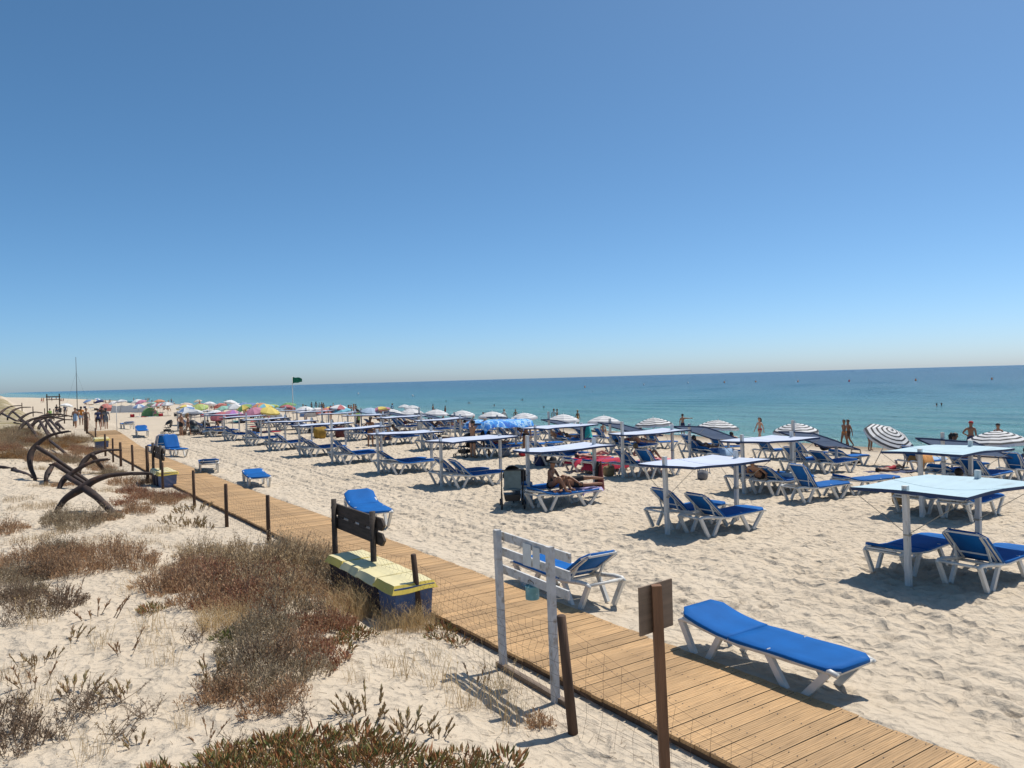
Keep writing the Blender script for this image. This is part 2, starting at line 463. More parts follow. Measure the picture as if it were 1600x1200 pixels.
PLANTS = [
    (4.36, 14.04, 2.23, 'scrub'),
    (3.78, 14.46, 1.41, 'scrub'),
    (2.92, 13.85, 1.53, 'redscrub'),
    (4.51, 12.64, 1.19, 'scrub'),
    (1.73, 16.88, 1.12, 'brown'),
    (0.47, 17.26, 1.58, 'brown'),
    (0.05, 16.15, 1.23, 'grey'),
    (2.3, 13.8, 1.17, 'brown'),
    (1.24, 18.36, 1.2, 'strawlow'),
    (0.79, 16.39, 0.94, 'brown'),
    (2.65, 12.39, 1.08, 'brown'),
    (3.1, 11.73, 1.43, 'redscrub'),
    (3.45, 11.03, 1.11, 'grey'),
    (2.54, 11.12, 0.8, 'straw'),
    (2.49, 10.57, 0.47, 'green'),
    (2.97, 10.35, 0.94, 'grey'),
    (2.49, 9.51, 0.93, 'grey'),
    (2.8, 8.78, 0.81, 'grey'),
    (2.42, 8.48, 0.63, 'grey'),
    (1.91, 8.77, 0.66, 'brown'),
    (1.95, 9.41, 0.44, 'sprig'),
    (3.22, 9.08, 0.7, 'redscrub'),
    (3.65, 9.78, 0.51, 'iceplant'),
    (2.19, 8.15, 0.4, 'brown'),
    (1.84, 12.68, 0.48, 'iceplant'),
    (4.87, 11.08, 1.19, 'straw'),
    (4.78, 9.99, 0.82, 'straw'),
    (4.39, 10.95, 0.86, 'straw'),
    (5.04, 10.0, 0.55, 'straw'),
    (5.14, 12.47, 0.66, 'scrub'),
    (4.17, 11.41, 0.79, 'brown'),
    (4.71, 14.19, 1.08, 'scrub'),
    (4.37, 9.54, 0.52, 'strawlow'),
    (5.16, 9.55, 0.54, 'iceplant'),
    (5.13, 9.06, 0.35, 'iceplant'),
    (4.0, 9.99, 0.53, 'iceplant'),
    (3.11, 7.39, 0.59, 'sprig'),
    (2.96, 7.61, 0.27, 'sprig'),
    (3.21, 6.65, 0.43, 'sprig'),
    (3.46, 6.59, 0.31, 'sprig'),
    (3.16, 6.81, 0.25, 'sprig'),
    (4.71, 7.38, 0.44, 'stalks'),
    (4.42, 6.81, 0.41, 'stalks'),
    (4.35, 6.47, 0.45, 'stalks'),
    (4.16, 7.75, 0.44, 'stalks'),
    (4.56, 7.7, 0.27, 'spike'),
    (4.57, 6.44, 0.33, 'brownlow'),
    (4.07, 7.16, 0.41, 'stalks'),
    (1.07, 7.16, 0.55, 'iceplant'),
    (1.2, 6.89, 0.48, 'iceplant'),
    (1.7, 7.25, 0.52, 'iceplant'),
    (2.06, 7.06, 0.64, 'iceplant'),
    (2.36, 6.91, 0.7, 'iceplant'),
    (2.7, 6.66, 0.7, 'iceplant'),
    (2.81, 6.22, 0.62, 'iceplant'),
    (2.11, 6.52, 0.82, 'iceplant'),
    (2.48, 6.13, 0.81, 'iceplant'),
    (1.72, 6.68, 0.76, 'iceplant'),
    (1.46, 6.88, 0.65, 'iceplant'),
    (3.03, 5.91, 0.44, 'iceplant'),
    (3.38, 5.86, 0.51, 'iceplant'),
    (3.65, 5.66, 0.45, 'iceplant'),
    (2.72, 5.66, 0.62, 'iceplant'),
    (3.22, 5.38, 0.63, 'iceplant'),
    (1.59, 7.88, 0.25, 'spike'),
    (1.77, 7.52, 0.24, 'sparse'),
    (0.01, 8.76, 0.61, 'darkbush'),
    (-0.12, 9.52, 0.59, 'darkbush'),
    (0.12, 9.16, 0.38, 'darkbush'),
    (0.63, 9.14, 0.6, 'sparse'),
    (0.85, 8.44, 0.44, 'sparse'),
    (1.08, 9.42, 0.35, 'sprig'),
    (0.61, 9.66, 0.42, 'sprig'),
    (0.31, 11.21, 0.47, 'sprig'),
    (0.04, 10.9, 0.61, 'strawlow'),
    (0.78, 9.23, 0.74, 'sparse'),
    (0.51, 13.48, 1.05, 'darkbush'),
    (0.75, 14.11, 0.81, 'spike'),
    (1.08, 12.82, 0.75, 'spike'),
    (0.26, 14.98, 0.84, 'grey'),
    (1.66, 11.0, 0.5, 'stalks'),
    (1.68, 11.64, 0.44, 'stalks'),
    (2.52, 13.38, 0.63, 'brown'),
    (1.66, 14.07, 0.53, 'stalks'),
    (1.64, 21.88, 1.75, 'grey'),
    (1.3, 23.23, 1.0, 'grey'),
    (2.1, 22.27, 0.98, 'brownlow'),
    (3.01, 22.83, 0.95, 'brown'),
    (2.95, 25.05, 0.75, 'redscrub'),
    (3.8, 26.79, 1.42, 'redscrub'),
    (4.49, 26.44, 1.22, 'redscrub'),
    (3.53, 28.23, 1.06, 'redscrub'),
    (4.82, 26.16, 0.81, 'strawlow'),
    (4.67, 23.52, 0.74, 'sprig'),
    (4.19, 22.8, 0.71, 'sprig'),
    (3.5, 20.87, 0.56, 'sprig'),
    (3.85, 20.18, 0.95, 'sprig'),
    (4.17, 19.96, 0.47, 'sprig'),
    (3.03, 19.57, 1.05, 'strawlow'),
    (0.81, 25.41, 1.44, 'strawlow'),
    (0.38, 26.92, 0.94, 'strawlow'),
    (3.62, 16.47, 0.78, 'strawlow'),
    (2.98, 17.01, 0.66, 'strawlow'),
    (2.31, 18.23, 1.1, 'strawlow'),
    (4.17, 15.69, 0.77, 'strawlow'),
    (4.54, 15.22, 1.01, 'scrub'),
    (4.11, 16.41, 0.66, 'scrub'),
    (0.27, 39.95, 1.67, 'orange'),
    (0.78, 41.92, 1.47, 'brown'),
    (0.06, 46.59, 1.61, 'brown'),
    (0.47, 47.06, 1.64, 'grey'),
    (1.19, 39.18, 1.11, 'brown'),
    (1.19, 30.72, 1.09, 'strawlow'),
    (1.75, 30.6, 0.88, 'brownlow'),
    (1.63, 36.04, 1.03, 'strawlow'),
    (3.64, 34.55, 1.28, 'grey'),
    (3.79, 31.95, 1.19, 'brown'),
    (3.5, 36.54, 1.08, 'brown'),
    (2.77, 34.83, 0.76, 'strawlow'),
    (3.35, 49.5, 1.79, 'redscrub'),
    (4.05, 50.29, 1.47, 'redscrub'),
    (4.47, 49.69, 1.09, 'grey'),
    (2.44, 42.19, 1.52, 'brown'),
    (2.32, 47.37, 1.35, 'strawlow'),
    (3.46, 46.9, 1.36, 'brown'),
    (3.66, 42.44, 1.24, 'brown'),
    (1.6, 47.46, 1.34, 'strawlow'),
    (2.79, 50.4, 1.45, 'strawlow'),
    (2.08, 51.51, 1.47, 'grey'),
    (0.83, 50.77, 1.42, 'grey'),
    (0.25, 51.78, 1.44, 'brown'),
    (1.34, 52.53, 1.11, 'strawlow'),
    (0.43, 53.25, 1.11, 'brown'),
    (0.13, 54.2, 1.5, 'green'),
    (0.92, 54.22, 1.14, 'green'),
    (0.62, 54.97, 1.53, 'green'),
    (1.79, 52.02, 1.11, 'brown'),
    (3.36, 51.82, 1.12, 'strawlow'),
    (3.97, 53.18, 1.16, 'strawlow'),
    (2.95, 52.86, 1.14, 'strawlow'),
    (0.31, 55.41, 1.16, 'green'),
    (1.38, 53.69, 0.76, 'green'),
    (2.49, 53.39, 0.91, 'green'),
    (0.76, 48.91, 1.27, 'orange'),
    (1.64, 49.21, 1.6, 'scrub'),
    (0.92, 51.75, 2.14, 'scrub'),
    (1.9, 49.75, 1.34, 'grey'),
    (0.81, 52.25, 2.08, 'scrub'),
    (2.62, 49.17, 0.95, 'orange'),
    (0.05, 44.41, 1.63, 'redscrub'),
    (1.56, 47.01, 1.83, 'strawlow'),
    (2.97, 51.66, 1.86, 'orange'),
    (1.24, 40.61, 1.58, 'brown'),
    (0.05, 49.68, 1.17, 'strawlow'),
    (1.47, 48.43, 1.2, 'orange'),
    (3.08, 50.52, 1.57, 'scrub'),
    (1.74, 41.97, 1.43, 'brown'),
    (2.57, 41.33, 1.43, 'grey'),
    (2.65, 52.19, 1.61, 'orange'),
    (1.93, 47.83, 1.09, 'orange'),
    (0.97, 52.56, 1.51, 'strawlow'),
    (4.0, 54.4, 2.09, 'scrub'),
    (3.66, 54.86, 1.55, 'scrub'),
    (3.54, 54.6, 1.81, 'brown'),
    (1.27, 48.76, 1.51, 'redscrub'),
    (1.39, 39.61, 0.98, 'brown'),
    (0.3, 49.11, 1.98, 'scrub'),
    (1.03, 51.57, 1.77, 'redscrub'),
    (0.83, 39.9, 1.57, 'scrub'),
    (0.47, 53.97, 0.9, 'brown'),
    (0.96, 55.53, 1.36, 'brown'),
    (0.36, 54.38, 1.13, 'scrub'),
    (0.59, 55.22, 0.89, 'scrub'),
    (-0.02, 54.96, 1.07, 'green'),
    (0.48, 54.51, 0.76, 'brown'),
    (0.88, 54.81, 1.15, 'scrub'),
    (0.85, 55.16, 1.0, 'brown'),
    (0.04, 54.48, 1.32, 'scrub'),
    (0.88, 55.13, 1.08, 'green'),
    (2.96, 13.33, 1.17, 'redscrub'),
    (3.11, 12.14, 1.18, 'redscrub'),
    (3.94, 13.6, 1.01, 'redscrub'),
    (2.56, 13.57, 0.85, 'brown'),
    (0.58, 16.26, 0.92, 'darkbush'),
    (1.01, 17.47, 1.01, 'brown'),
    (0.08, 14.65, 0.81, 'darkbush'),
    (1.97, 15.7, 1.06, 'brown'),
    (2.62, 9.28, 0.69, 'darkbush'),
    (2.08, 8.75, 0.49, 'brown'),
    (3.32, 9.6, 0.57, 'redscrub'),
    (3.85, 10.55, 0.64, 'brown'),
    (0.36, 12.85, 0.45, 'stalks'),
    (0.7, 11.91, 0.34, 'sprig'),
    (1.02, 11.35, 0.33, 'stalks'),
    (1.28, 10.99, 0.33, 'spike'),
    (1.6, 10.2, 0.39, 'stalks'),
    (0.22, 10.4, 0.37, 'spike'),
    (0.38, 8.8, 0.38, 'sparse'),
    (1.2, 8.9, 0.34, 'sparse'),
    (1.01, 8.17, 0.24, 'sprig'),
    (1.47, 8.32, 0.26, 'stalks'),
    (0.06, 12.92, 0.54, 'sparse'),
    (0.25, 9.63, 0.41, 'stalks'),
    (0.65, 8.12, 0.36, 'stalks'),
    (2.07, 10.68, 0.42, 'sparse'),
    (2.03, 11.53, 0.36, 'strawlow'),
    (2.52, 7.72, 0.33, 'sparse'),
    (3.39, 8.5, 0.3, 'stalks'),
    (3.96, 8.32, 0.38, 'stalks'),
    (3.95, 8.83, 0.4, 'strawlow'),
    (4.47, 8.63, 0.48, 'stalks'),
    (4.27, 7.08, 0.41, 'stalks'),
    (3.42, 12.93, 1.16, 'scrub'),
    (3.56, 11.98, 1.09, 'scrub'),
    (4.07, 12.32, 0.94, 'brown'),
    (2.83, 10.42, 0.94, 'grey'),
    (3.02, 9.45, 0.87, 'brown'),
    (3.62, 10.44, 0.89, 'redscrub'),
    (2.18, 8.9, 0.72, 'grey'),
    (2.45, 8.14, 0.54, 'brown'),
    (5.11, 13.92, 1.08, 'scrub'),
    (3.24, 15.84, 1.0, 'scrub'),
    (0.89, 18.29, 1.05, 'grey'),
    (1.16, 15.81, 0.92, 'brown'),
    (2.31, 15.1, 0.92, 'strawlow'),
    (1.79, 19.1, 0.98, 'strawlow'),
    (4.02, 10.49, 0.55, 'redscrub'),
    (4.78, 31.99, 0.97, 'brown'),
    (4.0, 25.12, 0.96, 'brown'),
    (5.44, 49.58, 1.11, 'strawlow'),
    (3.24, 39.03, 1.14, 'grey'),
    (2.15, 33.81, 0.98, 'strawlow'),
    (1.71, 40.3, 1.15, 'grey'),
    (0.97, 35.81, 1.01, 'strawlow'),
    (2.8, 28.47, 1.05, 'strawlow'),
    (1.04, 21.07, 0.75, 'strawlow'),
    (5.04, 15.98, 0.8, 'scrub'),
    (5.27, 15.07, 0.77, 'scrub'),
    (3.72, 12.86, 0.74, 'redscrub'),
    (4.75, 11.81, 0.62, 'straw'),
    (0.04, 22.4, 0.93, 'brown'),
    (0.5, 20.2, 1.0, 'strawlow'),
    (2.84, 15.02, 0.82, 'brown'),
    (3.43, 15.14, 0.84, 'scrub'),
]
# ------------------------------------------------------------------ ground: one sheet, beach + dune
def ss(t):
    t = np.clip(t, 0, 1); return t * t * (3 - 2 * t)
def base(X, Y):
    w = 43.5 - (np.maximum(0, Y - 230) / 900) ** 2 * 60
    z = -1.1 * np.maximum(0, X - (w - 21.5)) / 21.5
    z = np.maximum(z, -3)
    z = z + 0.22 * ss((5.0 - X) / 2.5) * (1 - ss((Y - 60) / 20))
    z = z + 0.75 * ss((Y - 18) / 40) * ss((3.5 - X) / 3) * (1 - ss((Y - 75) / 20))
    z = z + 0.56 * ss((Y - 47) / 16) * ss((10.5 - X) / 3) * (1 - ss((Y - 95) / 40))
    z = z + 1.8 * ss((Y - 78) / 35) * ss((4.2 - X) / 4) * (1 - 0.5 * ss((Y - 200) / 200))
    return z
RX0, RY0, RES, RNX, RNY = -3.0, 1.0, 0.05, 760, 1240      # relief raster over the near beach
relief = np.zeros((RNY, RNX))
def vnoise(cell, amp, seed):
    rs = np.random.RandomState(seed)
    gx, gy = int(RNX * RES / cell) + 3, int(RNY * RES / cell) + 3
    g = rs.rand(gy, gx) * 2 - 1
    xx = np.arange(RNX) * RES / cell; yy = np.arange(RNY) * RES / cell
    ix = xx.astype(int); iy = yy.astype(int); fx = xx - ix; fy = yy - iy
    fx = fx * fx * (3 - 2 * fx); fy = fy * fy * (3 - 2 * fy)
    a = g[iy][:, ix] * (1 - fx) + g[iy][:, ix + 1] * fx
    b = g[iy + 1][:, ix] * (1 - fx) + g[iy + 1][:, ix + 1] * fx
    return amp * (a * (1 - fy)[:, None] + b * fy[:, None])
def worley(cx, cy, amp, seed, warp=0.0):
    """bowls with sharp rims between them: trodden dry sand"""
    rs = np.random.RandomState(seed)
    gx, gy = int(RNX * RES / cx) + 5, int(RNY * RES / cy) + 5
    jx = rs.rand(gy, gx); jy = rs.rand(gy, gx); dep = 0.35 + 0.65 * rs.rand(gy, gx)
    X = np.arange(RNX) * RES; Y = np.arange(RNY) * RES
    XX = X[None, :] / cx + vnoise(0.7, warp, seed + 1) + 1; YY = Y[:, None] / cy + vnoise(0.6, warp, seed + 2) + 1
    XX = np.clip(XX, 1, gx - 2.01); YY = np.clip(YY, 1, gy - 2.01)
    ix = XX.astype(int); iy = YY.astype(int)
    f1 = np.full(XX.shape, 9.0); dd = np.zeros(XX.shape)
    for a in (-1, 0, 1):
        for b in (-1, 0, 1):
            x = ix + a; y = iy + b
            d = (XX - x - jx[y, x]) ** 2 + (YY - y - jy[y, x]) ** 2
            m = d < f1; f1 = np.where(m, d, f1); dd = np.where(m, dep[y, x], dd)
    return amp * (np.minimum(f1, 0.7) * 1.8 - 0.5) * dd
rough = vnoise(0.9, 0.020, 1) + vnoise(0.2, 0.006, 3) + worley(0.25, 0.34, 0.056, 31, 0.35) + worley(0.14, 0.19, 0.032, 41, 0.3)
gX = RX0 + np.arange(RNX) * RES; gY = RY0 + np.arange(RNY) * RES
# footprints: pits with a pushed-up rim, stamped one by one
pits = np.zeros_like(relief)
rs = np.random.RandomState(5)
NP = 15500
pxs = rs.rand(NP) * RNX * RES; pys = rs.rand(NP) ** 1.3 * RNY * RES
for k in range(NP):
    x, y = pxs[k], pys[k]
    wx = RX0 + x
    if wx < 4.6 and rs.rand() < 0.72: continue
    a = rs.rand() * PI; sx = 0.07 + rs.rand() * 0.09; sy = sx * (0.5 + rs.rand() * 0.35); dp = 0.022 + rs.rand() * 0.036
    h = int(0.38 / RES)
    ci, cj = int(x / RES), int(y / RES)
    i0, i1, j0, j1 = max(0, ci - h), min(RNX, ci + h), max(0, cj - h), min(RNY, cj + h)
    if i1 <= i0 or j1 <= j0: continue
    dx = np.arange(i0, i1) * RES - x; dy = (np.arange(j0, j1) * RES - y)[:, None]
    u_ = (dx * math.cos(a) + dy * math.sin(a)) / sx; v_ = (-dx * math.sin(a) + dy * math.cos(a)) / sy
    q = u_ * u_ + v_ * v_
    pits[j0:j1, i0:i1] += dp * (-np.exp(-q * 1.1) + 0.62 * np.exp(-(np.sqrt(q) - 1.75) ** 2 * 2.2))
pits = np.clip(pits, -0.06, 0.05) * 0.8
beach = ss((gX - 7.0) / 1.2)[None, :]
duneW = ss((5.1 - gX) / 0.8)[None, :]
fade = (1 - ss((gX - 33) / 2))[None, :] * (1 - ss((gY - 56) / 7))[:, None]
dune_n = vnoise(2.6, 0.10, 8) + vnoise(1.1, 0.05, 9)
relief = (beach * (rough + pits) + duneW * (dune_n + rough * 0.55 + pits * 0.55) + (1 - np.maximum(beach, duneW)) * 0.01) * fade
# sand blown against and over the right edge of the boardwalk
bn = 0.72 + 3.2 * vnoise(0.8, 0.10, 61)
relief += np.clip(0.128 * ss((gX - 6.93) / 0.2) * np.exp(-(np.maximum(gX - 7.15, 0) / 0.5) ** 2), 0, 1)[None, :] * bn * (gX > 6.9)[None, :] * (1 - ss((gY - 40) / 6))[:, None]
# wheel ruts along the beach
for xr in (8.95, 10.62, 9.35, 11.05):
    wob = xr + 0.10 * np.sin(gY * 0.23 + xr) + 0.05 * np.sin(gY * 0.61)
    dx = gX[None, :] - wob[:, None]
    tread = 0.5 + 0.5 * np.sin(gY * 2 * PI / 0.24)[:, None]
    m_ = np.exp(-(dx / 0.14) ** 2)
    relief = relief * (1 - 0.75 * m_) + m_ * (-0.028 - 0.018 * tread) + 0.022 * np.exp(-((np.abs(dx) - 0.24) / 0.07) ** 2)
def sample(X, Y):
    fx = (X - RX0) / RES; fy = (Y - RY0) / RES
    inside = (fx > 0) & (fx < RNX - 2) & (fy > 0) & (fy < RNY - 2)
    fx = np.clip(fx, 0, RNX - 2.001); fy = np.clip(fy, 0, RNY - 2.001)
    ix = fx.astype(int); iy = fy.astype(int); ax = fx - ix; ay = fy - iy
    v = (relief[iy, ix] * (1 - ax) + relief[iy, ix + 1] * ax) * (1 - ay) + (relief[iy + 1, ix] * (1 - ax) + relief[iy + 1, ix + 1] * ax) * ay
    return np.where(inside, v, 0)
def gz(x, y):
    X = np.array([float(x)]); Y = np.array([float(y)])
    return float(base(X, Y)[0] + sample(X, Y)[0])
def gb(x, y):
    """ground without the small relief, for things that bridge the bumps"""
    return float(base(np.array([float(x)]), np.array([float(y)]))[0])

def seq(parts):
    out = [parts[0][0]]
    for a, b, n in parts:
        out += list(np.linspace(a, b, n + 1)[1:])
    return np.array(out)
Xs = seq([(-3000, -300, 5), (-300, -30, 12), (-30, -1, 30), (-1, 13, 290), (13, 21, 110), (21, 34, 90), (34, 46, 26), (46, 90, 8)])
Ys = seq([(-600, -20, 8), (-20, 2.6, 16), (2.6, 14, 250), (14, 24, 150), (24, 40, 150), (40, 64, 110), (64, 130, 60), (130, 400, 40), (400, 5000, 24)])
GX, GY = np.meshgrid(Xs, Ys)
GZ = base(GX, GY) + sample(GX, GY)
# gentle undulation of the far beach and dune
GZ += 0.05 * np.sin(GX * 0.31 + GY * 0.05) * np.sin(GY * 0.17) * ss((GY - 60) / 30) * (GX < 40) + 0.25 * np.sin(GX * 0.9 + GY * 0.13) * np.sin(GY * 0.21 + GX * .3) * ss((GY - 80) / 30) * ss((3 - GX) / 2) * (GX > -40)
nv_, nu_ = GX.shape
me = bpy.data.meshes.new('sand')
co = np.stack([GX, GY, GZ], -1).reshape(-1, 3).astype('f')
me.vertices.add(len(co)); me.vertices.foreach_set('co', co.ravel())
ii = (np.arange(nv_ - 1)[:, None] * nu_ + np.arange(nu_ - 1)[None, :]).ravel()
quads = np.stack([ii, ii + 1, ii + nu_ + 1, ii + nu_], -1).astype('i')
nf = len(quads)
me.loops.add(nf * 4); me.loops.foreach_set('vertex_index', quads.ravel())
me.polygons.add(nf); me.polygons.foreach_set('loop_start', np.arange(nf, dtype='i') * 4)
me.polygons.foreach_set('use_smooth', np.ones(nf, dtype=bool))
me.update(calc_edges=True); me.validate()

sm = bpy.data.materials.new('sand'); sm.use_nodes = True
nt = sm.node_tree; N = nt.nodes; Lk = nt.links; p = N['Principled BSDF']
p.inputs['Roughness'].default_value = 0.95; p.inputs['Specular IOR Level'].default_value = 0.15
geo = N.new('ShaderNodeNewGeometry'); POS = geo.outputs['Position']
def noise(scale, detail=4, rough_=0.5, vec=POS):
    n = N.new('ShaderNodeTexNoise'); n.inputs['Scale'].default_value = scale; n.inputs['Detail'].default_value = detail; n.inputs['Roughness'].default_value = rough_
    Lk.new(vec, n.inputs['Vector']); return n.outputs[0]
def ramp(src, stops):
    r_ = N.new('ShaderNodeValToRGB'); el = r_.color_ramp.elements
    while len(el) < len(stops): el.new(0.5)
    for i, (ps, c) in enumerate(stops): el[i].position = ps; el[i].color = (*c, 1)
    Lk.new(src, r_.inputs[0]); return r_.outputs[0]
def mixc(f_, a, b, mode='MIX'):
    m_ = N.new('ShaderNodeMixRGB'); m_.blend_type = mode
    if isinstance(f_, float): m_.inputs[0].default_value = f_
    else: Lk.new(f_, m_.inputs[0])
    for k, v in ((1, a), (2, b)):
        if isinstance(v, tuple): m_.inputs[k].default_value = (*v, 1)
        else: Lk.new(v, m_.inputs[k])
    return m_.outputs[0]
def maprange(src, a, b, c=0.0, d=1.0):
    m_ = N.new('ShaderNodeMapRange'); 
    for k, v in zip(('From Min', 'From Max', 'To Min', 'To Max'), (a, b, c, d)): m_.inputs[k].default_value = v
    Lk.new(src, m_.inputs['Value']); return m_.outputs[0]
sepx = N.new('ShaderNodeSeparateXYZ'); Lk.new(POS, sepx.inputs[0])
c_ = ramp(noise(0.35, 6, 0.6), [(0.3, (0.565, 0.475, 0.36)), (0.7, (0.62, 0.53, 0.41))])
c_ = mixc(maprange(noise(300, 2), 0.35, 0.7, 0.0, 0.28), c_, (0.44, 0.36, 0.27))          # coarse grains
c_ = mixc(maprange(noise(2.4, 5, 0.65), 0.55, 0.8, 0.0, 0.3), c_, (0.47, 0.395, 0.305))
# dark bits of dry plant litter on the dune side
lit = N.new('ShaderNodeTexVoronoi'); lit.inputs['Scale'].default_value = 26; Lk.new(POS, lit.inputs['Vector'])
lm = maprange(lit.outputs['Distance'], 0.10, 0.05)
lm2 = maprange(noise(1.3, 4), 0.47, 0.6)
mm = N.new('ShaderNodeMath'); mm.operation = 'MULTIPLY'; Lk.new(lm, mm.inputs[0]); Lk.new(lm2, mm.inputs[1])
dm = maprange(sepx.outputs[0], 5.0, 4.4)
mm2 = N.new('ShaderNodeMath'); mm2.operation = 'MULTIPLY'; Lk.new(mm.outputs[0], mm2.inputs[0]); Lk.new(dm, mm2.inputs[1])
c_ = mixc(mm2.outputs[0], c_, (0.13, 0.085, 0.05))
# wet sand by the water, from its height above the sea
c_ = mixc(maprange(sepx.outputs[2], -0.80, -1.04), c_, (0.30, 0.235, 0.165))
# grass cover on the high far dune
gm = maprange(sepx.outputs[2], 0.55, 1.3)
gm2 = N.new('ShaderNodeMath'); gm2.operation = 'MULTIPLY'; Lk.new(gm, gm2.inputs[0]); Lk.new(maprange(noise(0.5, 5, 0.7), 0.35, 0.55), gm2.inputs[1])
c_ = mixc(gm2.outputs[0], c_, ramp(noise(3.0, 5), [(0.35, (0.20, 0.16, 0.07)), (0.65, (0.30, 0.25, 0.12))]))
Lk.new(c_, p.inputs['Base Color'])
def bump(h, dist, strength, prev=None):
    b = N.new('ShaderNodeBump'); b.inputs['Distance'].default_value = dist; b.inputs['Strength'].default_value = strength
    Lk.new(h, b.inputs['Height'])
    if prev is not None: Lk.new(prev, b.inputs['Normal'])
    return b.outputs[0]
sepd = N.new('ShaderNodeVectorMath'); sepd.operation = 'LENGTH'; Lk.new(POS, sepd.inputs[0])
vr = N.new('ShaderNodeTexVoronoi'); vr.feature = 'F1'; vr.inputs['Scale'].default_value = 4.2
wv = N.new('ShaderNodeVectorMath'); wv.operation = 'ADD'
nzv = N.new('ShaderNodeTexNoise'); nzv.inputs['Scale'].default_value = 3; Lk.new(POS, nzv.inputs['Vector'])
sc_ = N.new('ShaderNodeVectorMath'); sc_.operation = 'SCALE'; sc_.inputs['Scale'].default_value = 0.5; Lk.new(nzv.outputs['Color'], sc_.inputs[0])
Lk.new(POS, wv.inputs[0]); Lk.new(sc_.outputs[0], wv.inputs[1]); Lk.new(wv.outputs[0], vr.inputs['Vector'])
farm = maprange(sepd.outputs['Value'], 8, 50, 0.75, 1.0)
n1 = bump(vr.outputs['Distance'], 0.11, 1.0)
Lk.new(farm, n1.node.inputs['Strength'])
n2 = bump(noise(13, 5, 0.65), 0.04, 0.8, n1)
n3 = bump(noise(120, 3, 0.6), 0.004, 0.6, n2)
Lk.new(n3, p.inputs['Normal'])
me.materials.append(sm)
ground = link_obj('ground', me)
tag(ground, kind='structure')

# ------------------------------------------------------------------ sea
SEA_Z = -1.1
wm = bpy.data.materials.new('sea_water'); wm.use_nodes = True
nt = wm.node_tree; N = nt.nodes; Lk = nt.links; p = N['Principled BSDF']
geo = N.new('ShaderNodeNewGeometry'); POS = geo.outputs['Position']
sepx = N.new('ShaderNodeSeparateXYZ'); Lk.new(POS, sepx.inputs[0])
mp = N.new('ShaderNodeMapping'); mp.inputs['Scale'].default_value = (0.055, 0.012, 1); Lk.new(POS, mp.inputs['Vector'])
wob = N.new('ShaderNodeMath'); wob.operation = 'MULTIPLY_ADD'; wob.inputs[1].default_value = 60; Lk.new(noise(1.0, 4, 0.6, mp.outputs[0]), wob.inputs[0]); Lk.new(sepx.outputs[0], wob.inputs[2])
lg = N.new('ShaderNodeMath'); lg.operation = 'LOGARITHM'; lg.inputs[1].default_value = 10
off = N.new('ShaderNodeMath'); off.operation = 'SUBTRACT'; off.inputs[1].default_value = 66; Lk.new(wob.outputs[0], off.inputs[0])
mxm = N.new('ShaderNodeMath'); mxm.operation = 'MAXIMUM'; mxm.inputs[1].default_value = 1; Lk.new(off.outputs[0], mxm.inputs[0]); Lk.new(mxm.outputs[0], lg.inputs[0])
c_ = ramp(maprange(lg.outputs[0], 0.7, 3.6), [(0.0, (0.23, 0.345, 0.27)), (0.24, (0.115, 0.29, 0.255)), (0.42, (0.040, 0.180, 0.225)), (0.60, (0.016, 0.088, 0.150)), (1.0, (0.004, 0.030, 0.078))])
mp3 = N.new('ShaderNodeMapping'); mp3.inputs['Scale'].default_value = (0.25, 0.045, 1); Lk.new(POS, mp3.inputs['Vector'])
c_ = mixc(maprange(noise(1.0, 6, 0.65, mp3.outputs[0]), 0.42, 0.68, 0.0, 0.4), c_, (0.01, 0.05, 0.085))
mp4 = N.new('ShaderNodeMapping'); mp4.inputs['Scale'].default_value = (1.1, 0.16, 1); Lk.new(POS, mp4.inputs['Vector'])
c_ = mixc(maprange(noise(1.0, 5, 0.7, mp4.outputs[0]), 0.45, 0.72, 0.0, 0.42), c_, (0.02, 0.075, 0.105))  # shading of small ripples painted into the water colour as dark streaks
Lk.new(c_, p.inputs['Base Color'])
p.inputs['Roughness'].default_value = 0.18
p.inputs['IOR'].default_value = 1.33
p.inputs['Specular IOR Level'].default_value = 0.13
mpa = N.new('ShaderNodeMapping'); mpa.inputs['Scale'].default_value = (1, 0.42, 1); mpa.inputs['Rotation'].default_value = (0, 0, 0.18); Lk.new(POS, mpa.inputs['Vector'])
b1 = bump(noise(0.45, 6, 0.66, mpa.outputs[0]), 1.5, 0.9)
b2 = bump(noise(1.5, 4, 0.6, mpa.outputs[0]), 0.55, 0.9, b1)
b2 = bump(noise(5.0, 3, 0.6, mpa.outputs[0]), 0.14, 0.9, b2)
Lk.new(b2, p.inputs['Normal'])
SX = seq([(38, 60, 60), (60, 110, 80), (110, 260, 60), (260, 900, 30), (900, 30000, 20)])
SY = seq([(-30000, -300, 10), (-300, 0, 20), (0, 120, 170), (120, 300, 90), (300, 1200, 60), (1200, 40000, 24)])
SXg, SYg = np.meshgrid(SX, SY)
SXs = SXg - (np.maximum(0, SYg - 230) / 900) ** 2 * 60 * np.clip((4000 - SXg) / 4000, 0, 1) * (SYg < 3000)
amp = ss((SXg - 40) / 6) * np.clip(1 - (SXg - 300) / 600, 0, 1)
ph = SXg * 2 * PI / 7.5 + 0.9 * np.sin(SYg * 0.05) + 0.5 * np.sin(SYg * 0.013 + 1)
SZ = SEA_Z + amp * (0.05 * np.sin(ph) + 0.03 * np.sin(SXg * 2 * PI / 4.1 + SYg * .21) + 0.05 * np.exp(-((SXg - 47 - 0.8 * np.sin(SYg * .07)) / 0.7) ** 2)) * (0.6 + 0.4 * np.sin(SYg * 0.09))
b_ = MB()
nu_, nv_ = len(SX), len(SY)
me = bpy.data.meshes.new('sea')
co = np.stack([SXs, SYg, SZ], -1).reshape(-1, 3)
